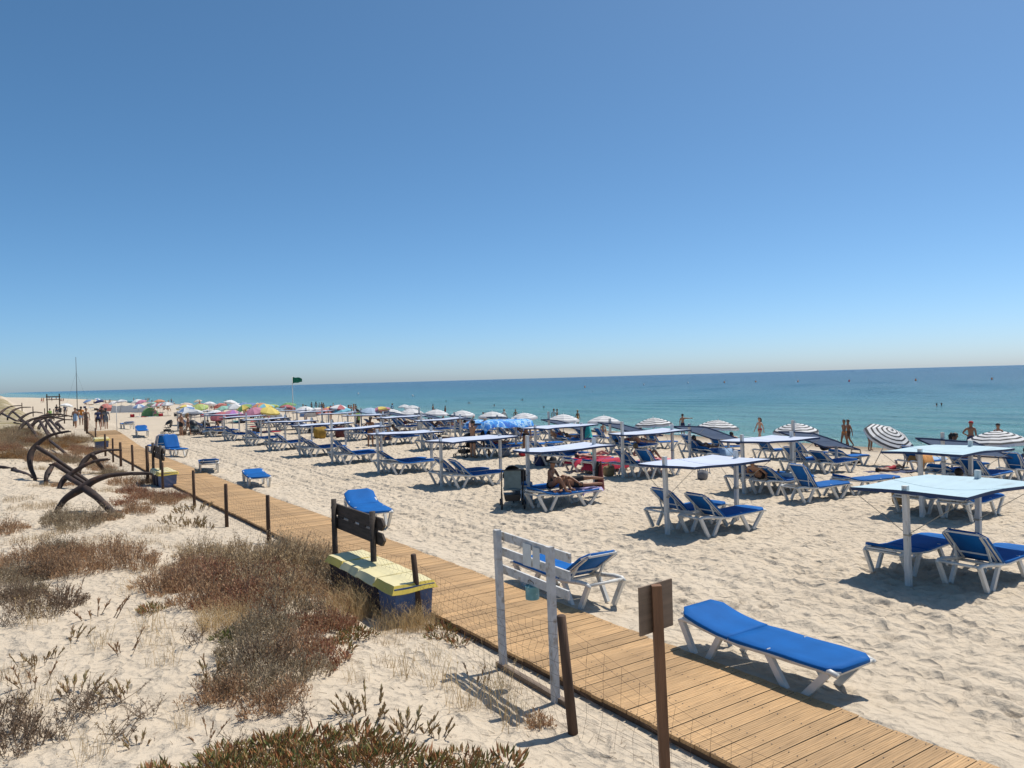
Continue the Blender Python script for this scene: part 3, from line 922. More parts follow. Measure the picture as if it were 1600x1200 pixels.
ii = (np.arange(nv_ - 1)[:, None] * nu_ + np.arange(nu_ - 1)[None, :]).ravel()
quads = np.stack([ii, ii + 1, ii + nu_ + 1, ii + nu_], -1)
me.from_pydata(co.tolist(), [], quads.tolist())
me.polygons.foreach_set('use_smooth', [True] * len(quads))
me.materials.append(wm); me.update()
tag(link_obj('sea', me), kind='structure')
# thin lace of foam where the water meets the sand
foam = mat('foam', (0.75, 0.78, 0.76), 0.8, var=0.2, vscale=5)
fb = MB(); rs = random.Random(3)
y = 8.0
while y < 150:
    L_ = rs.uniform(1.5, 6); xx = 43.0 + 0.5 * math.sin(y * .21) + rs.uniform(-.3, .9)
    if rs.random() < 0.6:
        n = 7; wv_ = rs.uniform(.03, .10)
        pts = [(xx + 0.18 * math.sin(k * 1.3 + y), y + L_ * k / n) for k in range(n + 1)]
        vs = []; 
        for k, (a, bq) in enumerate(pts):
            w_ = wv_ * (0.25 + math.sin(PI * (k + .2) / (n + .4)))
            zz = max(SEA_Z + .12, gb(a, bq) + .02)
            vs += [(a - w_, bq, zz), (a + w_, bq, zz + .006)]
        fb.add(vs, [(2 * k, 2 * k + 1, 2 * k + 3, 2 * k + 2) for k in range(n)])
    y += L_ * rs.uniform(.5, 1.1)
tag(fb.obj('foam', foam), 'thin broken line of white foam along the water edge', 'foam', kind='stuff')
# ------------------------------------------------------------------ boardwalk
def deck_shift(y):
    a = min(1, max(0, (y - 15) / 15))
    return -0.2 * a * a * (3 - 2 * a)
def deck_rise(y): return gb(6.2, y) - gb(6.2, 10)
plank_mat = mat('plank_wood', (0.51, 0.318, 0.148), 0.72, var=0.34, vscale=3.0, bump=0.5, bscale=10, objvar=0.17, stretch=(0.7, 14, 14), dirt=((0.30, 0.19, 0.10), 1.6, 0.60))
bearer_mat = mat('bearer_wood', (0.10, 0.06, 0.035), 0.8, var=0.4, vscale=6)
PITCHY = 0.188
deck = empty('boardwalk', (6.2, 2.0, 0)); tag(deck, kind='structure')
pm = []
for k in range(5):
    b = MB(); rr = random.Random(k)
    w = PITCHY - 0.012; n = 4
    L_ = 1.78
    # grooved top: shallow lands and furrows running along the board
    prof = []
    ng = 7
    for g in range(ng):
        y0 = -w / 2 + w * g / ng; y1 = -w / 2 + w * (g + 0.72) / ng
        prof += [(y0, 0.0), (y1, 0.0), (y1 + 0.002, -0.0025), (-w / 2 + w * (g + 1) / ng - 0.002, -0.0025)]
    prof[-2:] = [(w / 2, 0.0)]
    vs = []; m_ = len(prof)
    for x in (-L_ / 2, L_ / 2):
        for (yy, zz) in prof: vs.append((x, yy, zz))
        vs.append((x, w / 2, -0.038)); vs.append((x, -w / 2, -0.038))
    M_ = m_ + 2
    fs = [(i, i + 1, i + 1 + M_, i + M_)[::-1] for i in range(M_ - 1)] + [(M_ - 1, 0, M_, 2 * M_ - 1)[::-1]]
    fs += [tuple(range(M_)), tuple(range(2 * M_ - 1, M_ - 1, -1))]
    b.add(vs, fs)
    pm.append(b.mesh('plank', plank_mat))
y = 2.0; cnt = 0; far = MB()
rr = random.Random(21)
while y < 62.6:
    x = 6.225 + deck_shift(y) + rr.uniform(-.012, .012)
    dz = 0.115 + rr.uniform(-.003, .003) + deck_rise(y); a = rr.uniform(-.004, .004)
    if cnt < 300:
        o = link_obj('plank', pm[cnt % 5], deck)
        o.location = (x - 6.2, y - 2.0, dz); o.rotation_euler = (math.atan(deck_rise(y + .5) - deck_rise(y - .5)) + rr.uniform(-.006, .006), rr.uniform(-.002, .002), a)
        if rr.random() < 0.5: o.scale = (-1, -1, 1)
    else:
        far.box((x - 6.2, y - 2.0, dz - 0.019), (1.78, PITCHY - .012, .038), Matrix.Rotation(a, 3, 'Z'))
    y += PITCHY; cnt += 1
fo = far.obj('far_planks', plank_mat, deck); tag(fo, kind='stuff')
for dx in (-0.86, -0.3, 0.3, 0.86):
    b = MB()
    ys = [2 - .1 + i * 2.025 for i in range(31)]
    for i in range(len(ys) - 1):
        b.bar((dx * .985 + .025 + deck_shift(ys[i]), ys[i] - 2, 0.025 + deck_rise(ys[i])), (dx * .985 + .025 + deck_shift(ys[i + 1]), ys[i + 1] - 2 - .004, 0.025 + deck_rise(ys[i + 1])), .05, .10)
    b.obj('bearer', bearer_mat, deck)
# nail heads on the near planks
nail = mat('nail', (0.12, 0.10, 0.09), 0.5)
b = MB(); yy = 2.0; k = 0
while yy < 16:
    for dx in (-.84, -.28, .30, .84):
        for s_ in (-.045, .045):
            b.lathe([(0.0001, .0035), (.006, .003), (.0065, 0)], (dx + .0 + deck_shift(yy), yy - 2 + s_, .118), 6)
    yy += PITCHY
tag(b.obj('nail_heads', nail, deck), kind='stuff')

# ------------------------------------------------------------------ loungers
white = mat('white_plastic', (0.66, 0.65, 0.61), 0.45, var=0.12, vscale=5, dirt=((0.42, 0.36, 0.28), 7, 0.60))
blue = mat('blue_canvas', (0.006, 0.110, 0.37), 0.7, spec=0.15, var=0.14, vscale=3, bump=0.25, bscale=400, dirt=((0.14, 0.25, 0.40), 2.2, 0.68), objvar=0.12)
red_f = mat('red_canvas', (0.36, 0.02, 0.05), 0.7, var=0.2)
L_X0, L_X1, L_W = -1.05, 1.04, 0.31
def lounger_proto(back_deg, name='sun_lounger'):
    P = Proto(name)
    fr = MB()
    for s in (-1, 1):
        yy = s * L_W
        fr.tube([(-1.04, yy, .395), (-.97, yy, .43), (-.82, yy, .425), (-.45, yy, .375), (-.15, yy, .355), (.25, yy, .37), (.62, yy, .375), (.95, yy, .385), (1.03, yy, .365)], [.028, .036, .038, .038, .040, .040, .038, .036, .030], 8, flat=0.85)
    for x, z in ((-1.0, .415), (-.35, .34), (.22, .35), (1.0, .375)):
        fr.bar((x, -L_W, z), (x, L_W, z), .045, .035)
    for x in (-.2, .0, .4, .6, .8):
        fr.bar((x, -L_W, .365), (x, L_W, .365), .03, .012)
    P.part('frame', fr.mesh('frame', white, True))
    for s in (-1, 1):
        for (xa, xb, xc, xd) in ((-1.0, -.78, -.64, -.42), (.20, .47, .60, .93)):
            b = MB(); yy = s * L_W
            b.bar((xa, yy, .40), (xb, yy * 1.0, .0), .072, .052, up=(0, 1, 0))
            b.bar((xd, yy, .37), (xc, yy * 1.0, .0), .068, .05, up=(0, 1, 0))
            P.part('leg', b.mesh('leg', white))
    # seat canvas, chamfered at the foot, with a hanging edge
    def sheet(x0, x1, z0, z1, cham0, cham1, wide=.345, t=.045, sag=.008):
        b = MB(); n = 12
        def half(x):
            w_ = wide
            if cham1: w_ = min(w_, wide - .11 + (x1 - x) * 1.0)
            if cham0: w_ = min(w_, wide - .11 + (x - x0) * 1.0)
            return w_
        xs = [x0 + (x1 - x0) * i / n for i in range(n + 1)]
        if cham1: xs = sorted(xs + [x1 - .11])
        if cham0: xs = sorted(xs + [x0 + .11])
        rows = []
        for x in xs:
            u_ = (x - x0) / (x1 - x0); h_ = half(x); z = z0 + (z1 - z0) * u_
            row = []
            for q in (-1, -.97, -.6, 0, .6, .97, 1):
                zz = z - sag * (1 - q * q) * math.sin(PI * u_) + .003 * math.sin(9 * x + 2 * q)
                row.append(Vector((x, q * h_, zz - (.012 if abs(q) == 1 else 0))))
            rows.append([Vector((x, -h_, z - t))] + row + [Vector((x, h_, z - t))])
        w_ = len(rows[0]); vs = [v for r_ in rows for v in r_]
        fs = [(i * w_ + j, (i + 1) * w_ + j, (i + 1) * w_ + j + 1, i * w_ + j + 1) for i in range(len(rows) - 1) for j in range(w_ - 1)]
        fs += [((i + 1) * w_, i * w_, i * w_ + w_ - 1, (i + 1) * w_ + w_ - 1) for i in range(len(rows) - 1)]
        fs += [tuple(range(w_)), tuple((len(rows) - 1) * w_ + j for j in range(w_ - 1, -1, -1))]
        b.add(vs, fs)
        return b
    P.part('seat', sheet(-.28, 1.03, .405, .425, False, True).mesh('seat', blue, True))
    a = R(back_deg)
    bk = sheet(-.76, .0, 0.0, 0.0, True, False)
    rot = Matrix.Rotation(a, 3, 'Y')
    if back_deg <= 20:
        k_ = math.tan(a)
        bk.v = [(v[0] * math.cos(a) - .29, v[1], v[2] + .408 + .80 * k_ * (max(0, -v[0]) / .76) ** 1.7) for v in bk.v]
    else: bk.v = [tuple(rot @ Vector(v) + Vector((-.29, 0, .41))) for v in bk.v]
    P.part('backrest', bk.mesh('backrest', blue, True))
    bf = MB()
    def T(x, y, z): return rot @ Vector((x, y, z)) + Vector((-.29, 0, .41))
    if back_deg <= 20: rot = Matrix.Rotation(a * .8, 3, 'Y')
    for s in (-1, 1):
        bf.bar(T(-.70, s * .25, -.045), T(0, s * .25, -.045), .035, .03)
        bf.bar(T(-.76, s * .20, -.03), T(-.66, s * .315, -.03), .04, .03)
        bf.bar(T(-.66, s * .315, -.03), T(-.02, s * .315, -.038), .03, .03)
    for x in (-.76, -.2): bf.bar(T(x, -.25, -.05), T(x, .25, -.05), .035, .025)
    if back_deg > 20:
        for s in (-1, 1): bf.bar(T(-.42, s * .24, -.05), (-.62 + .12 * math.cos(a), s * .26, .385), .03, .022)
    P.part('backrest_frame', bf.mesh('backrest_frame', white))
    return P
LP = {}
def lounger(deg):
    if deg not in LP: LP[deg] = lounger_proto(deg)
    return LP[deg]

# single loungers beside the boardwalk: (x, y, rotation, back, label)
SL = [
    (7.50, 5.92, -90, 10, 'flat blue sun lounger nearest the camera, lying right against the boardwalk'),
    (7.62, 10.05, 88, 34, 'blue sun lounger with raised back seen through the white plank stand'),
    (7.72, 18.40, -101, 16, 'blue sun lounger half raised behind the dark slatted signboard'),
    (7.52, 27.9, -98, 6, 'lone flat blue sun lounger on open sand just past the boardwalk bend of posts'),
    (7.25, 34.2, 80, 14, 'blue sun lounger with folded cover beside the boardwalk, second beyond the dark signboard'),
    (7.55, 43.4, -82, 58, 'blue sun lounger with upright backrest facing the camera beside the boardwalk'),
    (7.25, 46.2, 97, 52, 'sun lounger showing the dark back of its raised backrest beside the boardwalk'),
    (7.95, 57.4, -95, 18, 'small distant blue sun lounger beside the boardwalk, second from its far end'),
    (8.25, 67.2, 92, 12, 'farthest pale sun lounger at the end of the boardwalk'),
]
for x, y, rz, bd, lb in SL:
    e = lounger(bd).place((x, y, gb(x, y) + .02), R(rz), lb, 'sun lounger', 'single loungers beside the boardwalk', scale=1.15 if 17 < y < 19 else 1.08)
# ------------------------------------------------------------------ shades: two posts, a stretched canopy, ropes
post_w = mat('painted_post', (0.66, 0.645, 0.61), 0.65, var=0.18, vscale=4, bump=0.35, bscale=18, stretch=(6, 6, .8), dirt=((0.36, 0.32, 0.27), 5, 0.6))
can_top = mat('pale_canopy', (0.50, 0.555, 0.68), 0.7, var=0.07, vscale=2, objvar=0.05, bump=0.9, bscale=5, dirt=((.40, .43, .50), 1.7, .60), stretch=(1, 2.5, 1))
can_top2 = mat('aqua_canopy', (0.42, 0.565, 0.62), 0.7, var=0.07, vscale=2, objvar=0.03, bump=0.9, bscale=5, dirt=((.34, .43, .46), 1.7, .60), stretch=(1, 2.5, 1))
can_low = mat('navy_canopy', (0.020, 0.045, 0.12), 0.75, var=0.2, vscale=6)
slate = mat('slate_canopy', (0.095, 0.13, 0.20), 0.75, var=0.25, vscale=3, stretch=(1, 12, 1), transl=0.6)
rope_m = mat('rope', (0.35, 0.32, 0.26), 0.9)
def shade_proto(k, topm, lowm, drop_out=0.0):
    rr = random.Random(100 + k)
    P = Proto('shade_canopy')
    ht = 1.575
    tall = (0.0, 0.08, 0.30)[k % 3] if k != 5 else -.02
    zo = -drop_out
    for x, h_ in ((0.0, 1.68 + tall), (2.40, 1.68 - drop_out + rr.uniform(-.05, .04) + tall * .4)):
        b = MB()
        lx, ly = rr.uniform(-.03, .03), rr.uniform(-.03, .03)
        b.bar((x, 0, -.25), (x + lx, ly, h_), .085, .085, up=(0, 1, 0))
        P.part('post', b.mesh('post', post_w))
    z4 = [rr.uniform(-.05, .05) for _ in range(4)]
    tw = rr.uniform(-.06, .06)
    x0, x1 = -.10, 2.52; y0, y1 = (-.98 + .05 * (k % 3), (.95, .80, .62)[k % 3]) if k != 5 else (-1.0, .95)
    def fn(u_, v_):
        x = x0 + (x1 - x0) * u_; y = y0 + (y1 - y0) * v_
        z = ht + zo * u_ + (z4[0] * (1 - u_) * (1 - v_) + z4[1] * u_ * (1 - v_) + z4[2] * u_ * v_ + z4[3] * (1 - u_) * v_)
        z += -0.075 * 4 * u_ * (1 - u_) * math.sin(PI * v_) + .012 * math.sin(7 * u_ + 5 * v_ + k)
        sc = 1 - .035 * (4 * u_ * (1 - u_)); y *= sc
        x += tw * (v_ - .5)
        # hole-free notch around the posts: the sheet passes just beside them
        return Vector((x, y, z))
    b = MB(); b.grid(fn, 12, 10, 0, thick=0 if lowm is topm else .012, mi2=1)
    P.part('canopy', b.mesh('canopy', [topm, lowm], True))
    b = MB()
    for j in range(10): b.bar(fn(.5, j / 10) + Vector((0, 0, .001)), fn(.5, (j + 1) / 10) + Vector((0, 0, .001)), .03, .006)
    P.part('seam', b.mesh('seam', lowm if lowm is topm else topm))
    # hem and battens
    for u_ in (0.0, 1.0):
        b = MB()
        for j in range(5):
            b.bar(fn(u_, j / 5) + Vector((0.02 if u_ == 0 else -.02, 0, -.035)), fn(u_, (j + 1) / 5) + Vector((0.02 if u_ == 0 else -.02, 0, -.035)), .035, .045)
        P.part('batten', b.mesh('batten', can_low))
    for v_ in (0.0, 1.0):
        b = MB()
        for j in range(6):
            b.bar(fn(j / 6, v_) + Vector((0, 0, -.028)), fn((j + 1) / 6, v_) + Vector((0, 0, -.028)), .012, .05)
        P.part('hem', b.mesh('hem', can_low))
    for x, u_, h_ in ((0.0, 0.0, .85), (2.4, 1.0, .80)):
        for v_ in (0.0, 1.0):
            b = MB(); b.tube([fn(u_, v_) + Vector((0, 0, -.03)), (x, 0, h_)], .006, 4)
            P.part('rope', b.mesh('rope', rope_m))
        b = MB(); b.lathe([(.066, -.018), (.072, 0), (.066, .018)], (x, 0, h_), 4, rot=Matrix.Rotation(PI / 4, 3, 'Z'))
        P.part('rope', b.mesh('rope', rope_m))
    return P
ROWS = [
    ('in the row nearest the boardwalk', 12.40, [6.97, 12.5, 18.0, 23.1, 28.3, 33.4, 38.1, 43.1, 48.0, 53.4, 59.0, 64.2, 69.5], 0, 0.0),
    ('in the middle row', 18.30, [9.9, 15.2, 20.5, 25.8, 31.0, 36.2, 41.2, 46.2, 51.2, 56.4, 61.6, 67.0], 0, 0.0),
    ('in the row nearest the sea', 24.15, [12.4, 17.7, 22.9, 27.9, 32.9, 37.9, 42.9, 47.9, 53.0, 58.2], 1, 0.72),
]
SP = {}
WHERE_BED = []
for rname, X0, Ys_, kind, drop in ROWS:
    for i, Y0 in enumerate(Ys_):
        aq = (i == 0 and X0 < 20)
        key = (kind, aq, i % 3)
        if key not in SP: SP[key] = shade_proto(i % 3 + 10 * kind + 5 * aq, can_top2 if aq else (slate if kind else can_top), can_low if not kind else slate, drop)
        lb = '%s %s canopy on two white posts, %s' % ('nearest' if i == 0 else ORD[i] + ' nearest', 'slate blue sloping' if kind else ('pale aqua' if aq else 'pale blue white'), rname)
        rr = random.Random(i * 7 + int(X0))
        SP[key].place((X0 + rr.uniform(-.06, .06), Y0, gb(X0 + 1.2, Y0)), R(rr.uniform(-3, 3)), lb, 'sun shade', 'sun shades set out in rows')
        WHERE_BED.append((rname, X0, Y0, i))
# loungers under the shades, two each
bi = 0
for rname, X0, Y0, i in WHERE_BED:
    rr = random.Random(int(X0 * 3 + i * 11))
    for s, side in ((-1, 'right hand'), (1, 'left hand')):
        degs = {(12, 0, 1): 10, (12, 0, -1): 42, (12, 2, -1): 14, (12, 2, 1): 14, (18, 0, 1): 12, (18, 0, -1): 12}
        bd = degs.get((int(X0), i, s), rr.choice([42, 42, 50, 34, 20]))
        x = X0 + 1.05 + rr.uniform(-.12, .12) + (0.15 if i == 0 and X0 < 13 else 0); y = Y0 + s * .50 + rr.uniform(-.05, .05) - .1
        rz = rr.uniform(-5, 5)
        if int(X0) == 12 and i == 0: x, y, rz = (13.62, 7.55, 2) if s > 0 else (13.70, 6.30, 0)
        if int(X0) == 12 and i == 1: x, y, rz = (13.72, 13.1, 0) if s > 0 else (13.62, 11.95, -1); bd = 42
        if int(X0) == 12 and i == 1 and s > 0: x, y, rz = 13.62, 13.05, 0
        if int(X0) == 12 and i == 2: x, y, rz = (13.35, 18.35, 2) if s > 0 else (12.98, 17.05, -3)
        if int(X0) == 24: x += .2
        lb = '%s blue sun lounger under the %s canopy %s' % (side, ORD[i] + ' nearest' if i else 'nearest', rname)
        lounger(bd).place((x, y, gb(x, y) + .015), R(rz), lb, 'sun lounger', 'loungers under the canopies', scale=1.04)
# a pair standing free between rows, as in the photo
for x, y, rz, bd, lb in [(18.9, 13.2, -8, 55, 'blue sun lounger with steep raised back standing behind the second nearest canopy'),
                         (21.0, 13.0, -14, 12, 'pale framed sun lounger lying flat in the open sand right of the tall double posts'),
                         (18.9, 23.15, -3, 10, 'sun lounger under crimson towel with the sunbather in teal bikini'),
                         (18.95, 22.15, 2, 10, 'sun lounger under crimson towel hanging to the sand'),
                         (21.2, 31.5, -12, 16, 'flat sun lounger in open sand right of the blue patterned cloth, nearer of two'),
                         (22.1, 30.6, -6, 16, 'flat sun lounger in open sand right of the blue patterned cloth, farther of two')]:
    lounger(bd).place((x, y, gb(x, y) + .015), R(rz), lb, 'sun lounger', 'loungers standing free')

# ------------------------------------------------------------------ parasols
def umb_proto(mats_, rings, R_=1.04, drop=.36, H_=1.68, sectors=None, name='parasol', tiltc=0):
    """mats_: materials; rings: count of concentric bands (alternating) or sectors: material index for each of 8 panels"""
    P = Proto(name)
    b = MB(); nr = max(rings, 6) if rings else 6; ns = 8; sub = 2
    per = []
    N_ = ns * sub
    for r_ in range(nr + 1):
        t = (r_ - (0.24 if rings and r_ % 2 and r_ < nr else 0)) / nr
        for k in range(N_):
            a = 2 * PI * k / N_
            scal = 1.0 if k % sub == 0 else (0.955 - .02 * t)
            rad = max(.0008, R_ * t * (scal if t > .1 else 1))
            z = H_ - drop * (t ** 1.7) - (0.03 * t if k % sub else 0)
            b_v = (rad * math.cos(a), rad * math.sin(a), z)
            per.append(b_v)
    fs = []; mi = []
    b.v = per
    for r_ in range(nr):
        for k in range(N_):
            k2 = (k + 1) % N_
            f_ = (r_ * N_ + k, (r_ + 1) * N_ + k, (r_ + 1) * N_ + k2, r_ * N_ + k2)
            b.f.append(f_)
            b.m.append((r_ % 2) if rings else sectors[(k // sub) % ns])
    # valance
    base_i = nr * N_
    low = []
    for k in range(N_):
        v = per[base_i + k]
        low.append((v[0] * 1.004, v[1] * 1.004, v[2] - .10))
    bi_ = len(b.v); b.v += low
    for k in range(N_):
        k2 = (k + 1) % N_
        b.f.append((base_i + k, bi_ + k, bi_ + k2, base_i + k2)); b.m.append(((nr) % 2) if rings else sectors[(k // sub) % ns])
    P.part('canopy', b.mesh('canopy', mats_, False))
    b = MB(); b.tube([(0, 0, -.2), (0, 0, H_ - .02)], .02, 8); b.lathe([(.001, .10), (.018, .07), (.02, 0)], (0, 0, H_), 8)
    P.part('pole', b.mesh('pole', MATS['white_plastic'], True))
    b = MB()
    for k in range(8):
        a = 2 * PI * k / 8; d = Vector((math.cos(a), math.sin(a), 0))
        b.tube([d * .02 + Vector((0, 0, H_ - .03)), d * R_ * .5 + Vector((0, 0, H_ - .03 - drop * .31)), d * R_ * .98 + Vector((0, 0, H_ - .02 - drop))], .006, 3)
        b.tube([d * .02 + Vector((0, 0, H_ - .55)), d * R_ * .5 + Vector((0, 0, H_ - .04 - drop * .31))], .006, 3)
    P.part('ribs', b.mesh('ribs', MATS['white_plastic']))
    return P
def cm(n, c): return mat('fabric_' + n, c, 0.75, transl=0.18, var=.06, vscale=3)
fb_, fw = cm('black', (.02, .022, .03)), cm('white', (.74, .74, .73))
cols = dict(red=(.45, .03, .05), orange=(.62, .20, .05), blue=(.08, .22, .48), navy=(.02, .03, .12), teal=(.03, .27, .36), lime=(.38, .50, .06), green=(.08, .32, .04), pink=(.55, .15, .27), coral=(.58, .12, .08),
            purple=(.35, .08, .45), yellow=(.8, .6, .05), mint=(.25, .55, .42), peach=(.7, .5, .38), beige=(.6, .5, .36), grey=(.5, .52, .55), cyan=(.1, .5, .65), pale=(.35, .5, .68))
for k, v in cols.items(): cm(k, tuple(c * .78 + .5 * .22 for c in v) if k != 'navy' else v)
F_ = lambda n: MATS['fabric_' + n]
striped = umb_proto([fb_, fw], 11, name='striped_parasol')
striped_soft = umb_proto([cm('stripegrey', (.42, .43, .46)), fw], 9, name='striped_parasol')
SY_ = [13.4, 17.4, 21.95, 26.6, 31.0, 35.3, 39.3, 43.6, 47.8, 52.2, 56.6, 61.2]
for i, Y0 in enumerate(SY_):
    x = 30.0; z = gb(x, Y0) - .03
    pr = striped if i < 5 else striped_soft
    lb = 'black and white ringed parasol in the row by the sea, %s from the right' % ORD[i] if i != 1 else 'black and white ringed parasol tipped over sideways towards the camera by a bather'
    rz = R(22.5 * (i % 2) + 10)
    if i == 1:
        ax = Vector((-.08, -.50, .84)).normalized(); cc = Vector((30.42, 17.7, .98))
        e = pr.place(cc - ax * 1.5, 0, lb, 'parasol', 'ringed parasols by the sea', scale=.96)
        e.rotation_euler = ax.to_track_quat('Z', 'Y').to_euler()
    else:
        pr.place((x, Y0, z), rz, lb, 'parasol', 'ringed parasols by the sea', tilt=(R((i * 37 % 7) - 3), R((i * 53 % 7) - 3)))
# loungers by the parasols
for i, Y0 in enumerate(SY_):
    if i == 1: pairs = ((-.5, -1.35, 50), (-.7, 1.5, 22))
    else: pairs = ((-.6, -1.0, (50, 50, 42, 50)[i % 4]), (-.5, .9, (42, 50, 42)[i % 3]))
    for j, (dx, dy, bd) in enumerate(pairs):
        x, y = 30 + dx, Y0 + dy
        bd = {22: 20}.get(bd, bd)
        lounger(bd).place((x, y, gb(x, y) + .0), R(-6 + 5 * j), 'blue sun lounger on the %s side of the %s ringed parasol from the right' % (('right', 'left')[j], ORD[i]), 'sun lounger', 'loungers by the ringed parasols', tilt=(0, R(2.3)))
# crowd of coloured umbrellas
UC = {}
def scheme(s):
    q = s.split('_')
    special = {'patterned': ('white', 'grey', 'mint'), 'white': ('white', 'white'), 'pale': ('pale', 'pale')}
    q = special.get(s, special.get(q[0]) if s.startswith('pale') else q)
    return list(q) if len(q) > 1 else [q[0], q[0]]
cntc = {}
def umb(s):
    if s not in UC:
        q = scheme(s); ms = [F_(n) for n in q]
        UC[s] = umb_proto(ms, 0, .84, .32, 1.92, sectors=[k % len(q) for k in range(8)] if s not in ('red_white',) else [0, 0, 1, 0, 0, 1, 0, 1], name='beach_umbrella')
    return UC[s]
order = sorted(range(len(FAR_UMBRELLAS)), key=lambda i: math.atan2(FAR_UMBRELLAS[i][0], FAR_UMBRELLAS[i][1]))
for i in order:
    x, y, s = FAR_UMBRELLAS[i]
    k = cntc.get(s, 0); cntc[s] = k + 1
    rr = random.Random(i)
    nm = s.replace('_', ' and ')
    tilt = (R(rr.uniform(-22, 14)), R(rr.uniform(-14, 14)))
    umb(s).place((x, y, gb(x, y) - .05), rr.uniform(0, 3), '%s beach umbrella in the distant crowd, %s of its colour from left' % (nm, ORD[k]), 'umbrella', 'beach umbrellas in the distant crowd', tilt=tilt, scale=rr.uniform(.9, 1.08))
for i, (x, y) in enumerate(WHITE_UMB):
    striped_soft.place((x, y, gb(x, y)), i, 'white ringed parasol in the cluster left of the shoreline row, %s from the left' % ORD[i], 'parasol', 'white parasols left of the shoreline row')
# tents and windbreaks
def tent(x, y, m, label, s=1.0, rz=0):
    b = MB()
    n = 8; vs = []
    for j in range(5):
        v = j / 4
        for k in range(n + 1):
            a = PI * k / n
            vs.append((1.15 * math.cos(a) * (1 - .35 * v), 1.2 * v - .6, 1.15 * math.sin(a) * (1 - .55 * v * v)))
    b.add(vs, [(j * (n + 1) + k, j * (n + 1) + k + 1, (j + 1) * (n + 1) + k + 1, (j + 1) * (n + 1) + k) for j in range(4) for k in range(n)] + [tuple(4 * (n + 1) + k for k in range(n + 1))])
    e = empty('beach_tent', (x, y, gb(x, y)), rz, s); tag(e, label, 'tent')
    b.obj('shell', m, e)
    p_ = MB(); p_.tube([(1.16 * math.cos(PI * k / 10), -.6, 1.16 * math.sin(PI * k / 10)) for k in range(11)], .015, 4); p_.obj('hoop', MATS['rope'], e)
tent(16.5, 110, F_('green'), 'green dome beach tent in the distant crowd', 1.0, R(200))
tent(27.8, 94, F_('grey'), 'grey beach tent beside the lime umbrella in the distant crowd', .95, R(190))
tent(33.2, 97.5, F_('blue'), 'blue beach tent behind the green flag pole', .95, R(170))
tent(15.5, 150, F_('coral'), 'faded coral beach tent far down the beach', 1.1, R(190))
def windbreak(a, b_, m, label):
    bm = MB(); n = 4
    A_, B_ = Vector((a[0], a[1], gb(*a))), Vector((b_[0], b_[1], gb(*b_)))
    e = empty('windbreak', A_); tag(e, label, 'windbreak')
    d = B_ - A_
    bm.grid(lambda u, v: d * u + Vector((.25 * v + .05 * math.sin(9 * u), 0, .1 + 1.1 * v - .12 * math.sin(PI * u * n) ** 2 * v)), 16, 3, thick=.01)
    bm.obj('cloth', m, e)
    for i in range(n + 1):
        p_ = MB(); p_.tube([d * (i / n) + Vector((-.02, 0, -.1)), d * (i / n) + Vector((.24, 0, 1.3))], .02, 5); p_.obj('stake', MATS['rope'], e)
windbreak((14.0, 132), (18.5, 128), F_('white'), 'long white cloth windbreak standing far down the beach')

# ------------------------------------------------------------------ people
def limb_points(pose):
    """pose: dict of direction vectors; returns joint positions (local, y = facing)"""
    g = lambda k, d: Vector(pose.get(k, d)).normalized()
    side = g('side', (1, 0, 0)); up = g('up', (0, 0, 1)); ch = g('chest', tuple(up))
    J = {}
    pel = Vector((0, 0, 0)); J['pelvis'] = pel
    J['waist'] = pel + up * .13
    J['chest'] = J['waist'] + ch * .20
    J['neck'] = J['chest'] + ch * .14
    hd = g('head', tuple(ch))
    J['headlow'] = J['neck'] + hd * .09
    J['head'] = J['headlow'] + hd * .09
    J['crown'] = J['head'] + hd * .09
    shw = pose.get('shw', .175)
    for s, n in ((1, 'R'), (-1, 'L')):
        hip = pel + side * (s * .09) - up * .04
        J['hip' + n] = hip
        th = g('th' + n, (0.02 * s, 0, -1)); sh = g('sh' + n, tuple(th)); ft = g('ft' + n, (0, 1, -.15))
        J['knee' + n] = hip + th * .43
        J['calf' + n] = J['knee' + n] + sh * .13
        J['ankle' + n] = J['knee' + n] + sh * .42
        J['toe' + n] = J['ankle' + n] + ft * .15
        sho = J['chest'] + ch * .07 + side * (s * shw)
        J['sho' + n] = sho
        ua = g('ua' + n, (.22 * s, 0, -1)); fa = g('fa' + n, (.1 * s, .15, -1))
        J['elbow' + n] = sho + ua * .28
        J['wrist' + n] = J['elbow' + n] + fa * .24
        J['hand' + n] = J['wrist' + n] + fa * .085
    return J
RAD = dict(pelvis=.125, waist=.105, chest=.135, neck=.052, headlow=.075, head=.10, crown=.062, hip=.095, knee=.055, calf=.056, ankle=.037, toe=.033, sho=.058, elbow=.040, wrist=.028, hand=.034)
BONES = [('pelvis', 'waist'), ('waist', 'chest'), ('chest', 'neck'), ('neck', 'headlow'), ('headlow', 'head'), ('head', 'crown')]
for n in 'RL':
    BONES += [('pelvis', 'hip' + n), ('hip' + n, 'knee' + n), ('knee' + n, 'calf' + n), ('calf' + n, 'ankle' + n), ('ankle' + n, 'toe' + n),
              ('chest', 'sho' + n), ('sho' + n, 'elbow' + n), ('elbow' + n, 'wrist' + n), ('wrist' + n, 'hand' + n)]
skin1 = mat('skin', (.40, .21, .125), 0.5, var=.12, vscale=9)
skin2 = mat('skin_tan', (.26, .125, .07), 0.5, var=.12, vscale=9)
skin3 = mat('skin_fair', (.54, .31, .21), 0.5, var=.12, vscale=9)
hair_d = mat('hair_dark', (.018, .013, .01), 0.6, var=.3, vscale=30)
hair_b = mat('hair_brown', (.08, .045, .022), 0.6, var=.3, vscale=30)
hair_g = mat('hair_grey', (.30, .28, .25), 0.6, var=.3, vscale=30)
hair_l = mat('hair_blond', (.33, .22, .10), 0.6, var=.3, vscale=30)
cloth = {}
